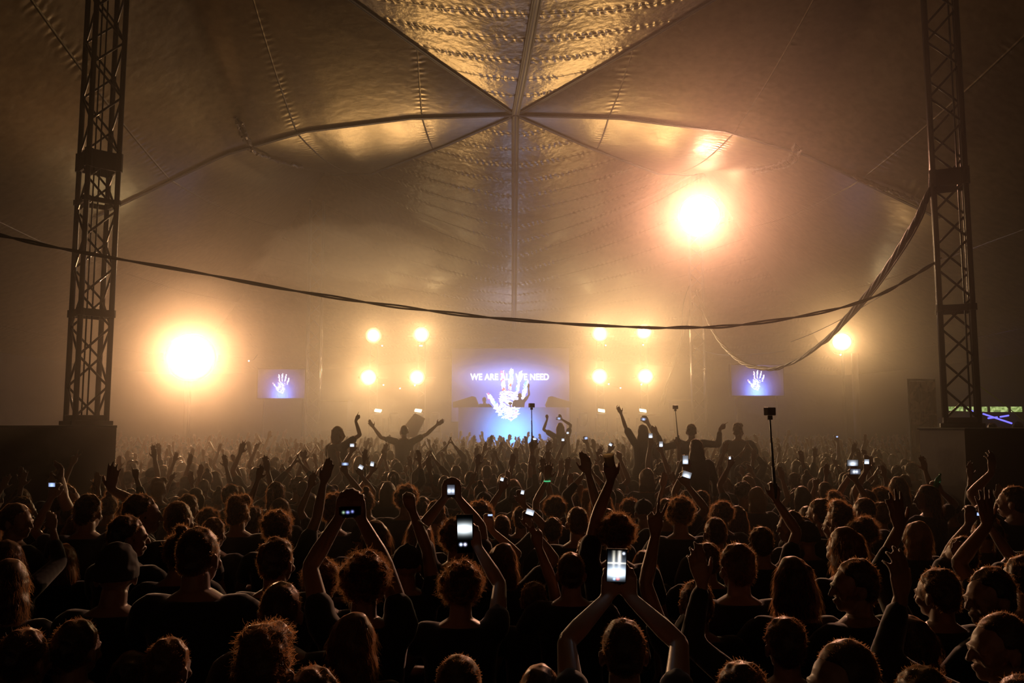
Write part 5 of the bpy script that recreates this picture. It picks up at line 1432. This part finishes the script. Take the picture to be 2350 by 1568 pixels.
# ------------------------------------------------------------------ the rest of the crowd
rnd = random.Random(42)
U_ = lambda s, x, y, z, g, **k: dict(w=V(s * x, y, z), g=g, **k)
POSE = [
    ('arms down', REST[-1][0], REST[1][0], 0), ('hands held at the chest', REST[-1][1], REST[1][1], 0),
    ('both arms raised, hands open', U_(-1, .34, .12, 1.86, 'open'), U_(1, .36, .10, 1.84, 'open'), 2),
    ('one open hand raised high', U_(-1, .22, .05, 1.93, 'open'), REST[1][0], 1), ('one open hand raised high', REST[-1][1], U_(1, .30, .08, 1.90, 'open'), 1),
    ('one finger pointing up', REST[-1][0], U_(1, .20, .15, 1.90, 'point'), 1), ('arms raised wide', U_(-1, .52, .05, 1.74, 'open'), U_(1, .50, .08, 1.78, 'flat'), 2),
    ('making a V sign', U_(-1, .28, .12, 1.84, 'victory'), REST[1][1], 1), ('clapping hands overhead', U_(-1, .07, .14, 1.88, 'flat', n=V(1, 0, 0)), U_(1, .07, .14, 1.88, 'flat', n=V(-1, 0, 0)), 2),
    ('one fist raised', REST[-1][0], U_(1, .26, .06, 1.88, 'fist'), 1), ('one hand waving loosely', U_(-1, .40, .10, 1.80, 'relaxed'), REST[1][0], 1),
    ('both hands reaching forward and up', U_(-1, .24, .34, 1.72, 'open'), U_(1, .22, .36, 1.76, 'relaxed'), 2),
]
VAR = []
for i, (words_, a, c, up) in enumerate(POSE):
    for fem in ((False, True) if i in (0, 2, 3) else (bool(i % 2),)):
        M = HM((0.0, 0.35, -0.3, 0.1)[i % 4], (0.0, 0.10, -0.08)[i % 3])
        body, info = build_body('person', [a, c], M, fem, 0.0105, 0.40)
        sh = build_shirt('shirt', info, fem, (0.55, 0.4, 1.6)[i % 3], 0.018, 0.013)
        VAR.append(dict(words=words_, up=up, fem=fem, M=M, body=body, shirt=sh))
HK_M = ['short', 'cropped', 'quiff', 'curly', 'cap', 'short', 'cropped', 'beanie']; HK_F = ['long', 'bob', 'bun', 'ponytail', 'long']


def blocked(x, d):
    px = 1175 + x / d * 1900
    if d > 9.0 and (px < 262 or px > 2112): return True
    if 9.0 < d < 13.2 and (px < 300 or px > 2075): return True
    return px < -70 or px > 2420


cells = []
taken = [(p['wx'], p['wy']) for p in PEOPLE if not p.get('stage')]
MASTS = [(ml.x, ml.y), (mr.x, mr.y), (fl.x, fl.y), (fr.x, fr.y)]
for (lx, ly, ld) in ((438, 820, 23.5), (438, 820, 24.3), (1932, 785, 27.5), (1932, 785, 28.2), (600, 880, 28.4), (693, 880, 28.4), (1692, 880, 28.4), (1786, 880, 28.4), (647, 880, 28.4), (1739, 880, 28.4), (1968, 880, 26.0)):
    q_ = P(lx, ly, ld); MASTS.append((q_.x, q_.y))
heroes = [p for p in PEOPLE if p.get('hero') and not p.get('stage')]
yy = 3.0; row = 0
while yy < 29.2:
    st = 0.50 if yy < 14 else 0.56
    xx = -0.66 * yy - 0.8 + (row % 2) * st / 2
    while xx < 0.66 * yy + 0.8:
        x = xx + rnd.uniform(-.12, .12); d = yy + rnd.uniform(-.11, .11); xx += st
        if blocked(x, d): continue
        if any((x - a) ** 2 + (d - c) ** 2 < 0.40 ** 2 for a, c in taken): continue
        if any((x - a) ** 2 + (d - c) ** 2 < 0.62 ** 2 for a, c in MASTS): continue
        H = rnd.gauss(1.71, 0.075); H = min(1.88, max(1.55, H))
        px = 1175 + x / d * 1900; py = 974 + (CAM_Z - H) * 1900 / d; r = 0.16 * 1900 / d
        bad = False
        for q in heroes:
            if q['d'] > d + 0.1 and abs(q['x'] - px) < (q['w'] / 2 + r) * 0.75 and py < q['y'] + q['w'] * 1.0 and d < 12: bad = True; break
            if q['d'] > d and abs(q['x'] - px) < 0.3 * 1900 / d and q['y'] < 1010 and py < 1035: bad = True; break
        if bad: continue
        taken.append((x, d)); cells.append((d, x, H, px, py))
    yy += st * 0.9; row += 1
cells.sort()


def pick(px, d):
    if d < 7.5: pr = 0.13
    elif px < 560 or px > 1800: pr = 0.38 if d < 20 else 0.6
    else: pr = 0.50 if d < 13 else 0.68
    if d > 17: pr = 0.75
    up = rnd.random() < pr
    c = [v for v in VAR if (v['up'] > 0) == up]
    return rnd.choice(c)


N_IND = 300 - len([p for p in PEOPLE])
ind, far = cells[:N_IND], cells[N_IND:]
for (d, x, H, px, py) in ind:
    v = pick(px, d); fem = v['fem']; hk = rnd.choice(HK_F if fem else HK_M); hi = rnd.choice([0, 0, 1, 2, 3] if d > 5 else [0, 1, 2]); si = rnd.choice([0, 0, 0, 1, 1, 2, 3, 4, 5, 6]) if d > 5 else rnd.choice([0, 0, 1, 2])
    sc = H / (HEADTOP + TOPH[hk]); rz = rnd.gauss(-math.atan2(x, 32 - d) * -1 * -1, 0.22)
    o = assemble(v['body'], v['shirt'], TROU, hk, rnd.randrange(2), v['M'], si, hi, (x, d, 0), rz, sc, d < 9)
    PEOPLE.append(dict(o=o, x=px, y=py, d=d, hair=hk, hc=hi, shirt=si, label=None, short=None, pose=v['words'], wx=x, wy=d, w=0.17 * 1900 / d))

# distant crowd, one object: too many to part, behind the first three hundred
fv = []
for v in VAR:
    sub = []
    for me, ratio in ((v['body'], 0.13), (v['shirt'], 0.10), (v['body'], 0.055), (v['shirt'], 0.04)):
        o = bpy.data.objects.new('tmp', me); COL.objects.link(o); m = o.modifiers.new('d', 'DECIMATE'); m.ratio = ratio
        dg = bpy.context.evaluated_depsgraph_get(); sub.append(bpy.data.meshes.new_from_object(o.evaluated_get(dg))); bpy.data.objects.remove(o)
    fv.append(sub)
hv = {}
for hk in set(HK_M + HK_F):
    o = bpy.data.objects.new('tmp', hair_mesh(hk, 0, False)); COL.objects.link(o); m = o.modifiers.new('d', 'DECIMATE'); m.ratio = 0.10
    dg = bpy.context.evaluated_depsgraph_get(); hv[hk] = bpy.data.meshes.new_from_object(o.evaluated_get(dg)); bpy.data.objects.remove(o)


def arr(me):
    me.calc_loop_triangles(); v = np.empty(len(me.vertices) * 3, np.float32); me.vertices.foreach_get('co', v)
    t = np.empty(len(me.loop_triangles) * 3, np.int32); me.loop_triangles.foreach_get('vertices', t)
    return v.reshape(-1, 3), t.reshape(-1, 3)


FV = [[arr(s) for s in sub] for sub in fv]; HV = {k: arr(m) for k, m in hv.items()}
VS, TS, MI = [], [], []; off = 0
for (d, x, H, px, py) in far:
    v = pick(px, d); i = VAR.index(v); hk = rnd.choice(HK_F if v['fem'] else HK_M)
    sc = H / (HEADTOP + TOPH[hk]); Mx = Matrix.Translation((x, d, 0)) @ Matrix.Rotation(rnd.gauss(0, 0.25), 4, 'Z') @ Matrix.Scale(sc, 4)
    lo_ = 2 if d > 15 else 0
    for (vv, tt), mi, MM in ((FV[i][lo_], 0, Mx), (FV[i][lo_ + 1], 1 + rnd.randrange(8), Mx), (HV[hk], 9 + rnd.choice([0, 0, 1, 2, 3]) if hk not in ('cap', 'beanie') else 13, Mx @ v['M'])):
        A = np.array(MM, dtype=np.float32); w_ = vv @ A[:3, :3].T + A[:3, 3]
        VS.append(w_); TS.append(tt + off); MI.append(np.full(len(tt), mi, np.int32)); off += len(w_)
VS = np.concatenate(VS); TS = np.concatenate(TS); MI = np.concatenate(MI)
me = bpy.data.meshes.new('distant_crowd'); me.vertices.add(len(VS)); me.vertices.foreach_set('co', VS.ravel())
me.loops.add(TS.size); me.loops.foreach_set('vertex_index', TS.ravel().astype(np.int32))
me.polygons.add(len(TS)); me.polygons.foreach_set('loop_start', np.arange(0, TS.size, 3, dtype=np.int32))
for m in [SKIN] + SHIRTS + HAIRC + [CAPM]: me.materials.append(m)
me.polygons.foreach_set('material_index', MI); me.polygons.foreach_set('use_smooth', np.ones(len(TS), bool)); me.update(calc_edges=True)
cr = bpy.data.objects.new('crowd', me); COL.objects.link(cr)
tag(cr, 'dense distant crowd with raised hands reaching to the stage front', 'crowd', kind='stuff')
print('CROWD', len(ind), len(far), len(TS), ind[-1][0])

# ------------------------------------------------------------------ labels for everyone
MARKS = [(q['x'], q['y'] + q['w'] * 0.4, q['short']) for q in PEOPLE if q.get('short')] + [
    (262, 1040, 'the barrier wall edge'), (1415, 1300, 'the big bright phone'), (1067, 1210, 'the bright white phone'), (1960, 1070, 'the three close screens'),
    (1767, 1040, 'the tall selfie stick'), (2130, 1060, 'the barrier corner'), (1170, 1010, 'the booth front'), (718, 1010, 'the pale mast'), (1400, 1069, 'the plastic cup')]
used = set()
for q in PEOPLE:
    if q['label']: used.add(q['label'])
cnt = 0
for q in sorted(PEOPLE, key=lambda q: q['d']):
    o = q['o']
    if q['label'] is None:
        ms = sorted(MARKS, key=lambda m: (m[0] - q['x']) ** 2 + ((m[1] - q['y']) * 1.3) ** 2)
        hw = HAIRWORD[q['hair']].format(c=HAIRN[q['hc']]); sw = SHIRT_C[q['shirt']][0]; noun = 'woman' if q['hair'] in FEM else 'person'
        pose = {'arms down': 'arms down', 'hands held at the chest': 'hands at chest'}.get(q['pose'], q['pose'].replace(', hands open', '').replace('both hands reaching forward and up', 'both hands reaching up'))

        def rel(m):
            dx, dy = q['x'] - m[0], q['y'] - m[1]
            if abs(dx) < 0.6 * abs(dy): return 'beyond' if dy < 0 else 'in front of'
            return 'beside'
        lab = None
        for m in ms[:8]:
            for form in ('{n} with {h}, {p}, {r} {m}', '{n} in {s}, {h}, {r} {m}', '{n} with {h} in {s}, {p}, {r} {m}'):
                t = form.format(n=noun, h=hw, p=pose, r=rel(m), m=m[2], s=sw + ' shirt')
                if len(t.replace(',', '').split()) <= 16 and t not in used: lab = t; break
            if lab: break
        q['label'] = lab or 'person among the crowd'
        used.add(q['label'])
    grp = None if q.get('stage') else 'people in the crowd'
    tag(o, q['label'], 'person', grp)
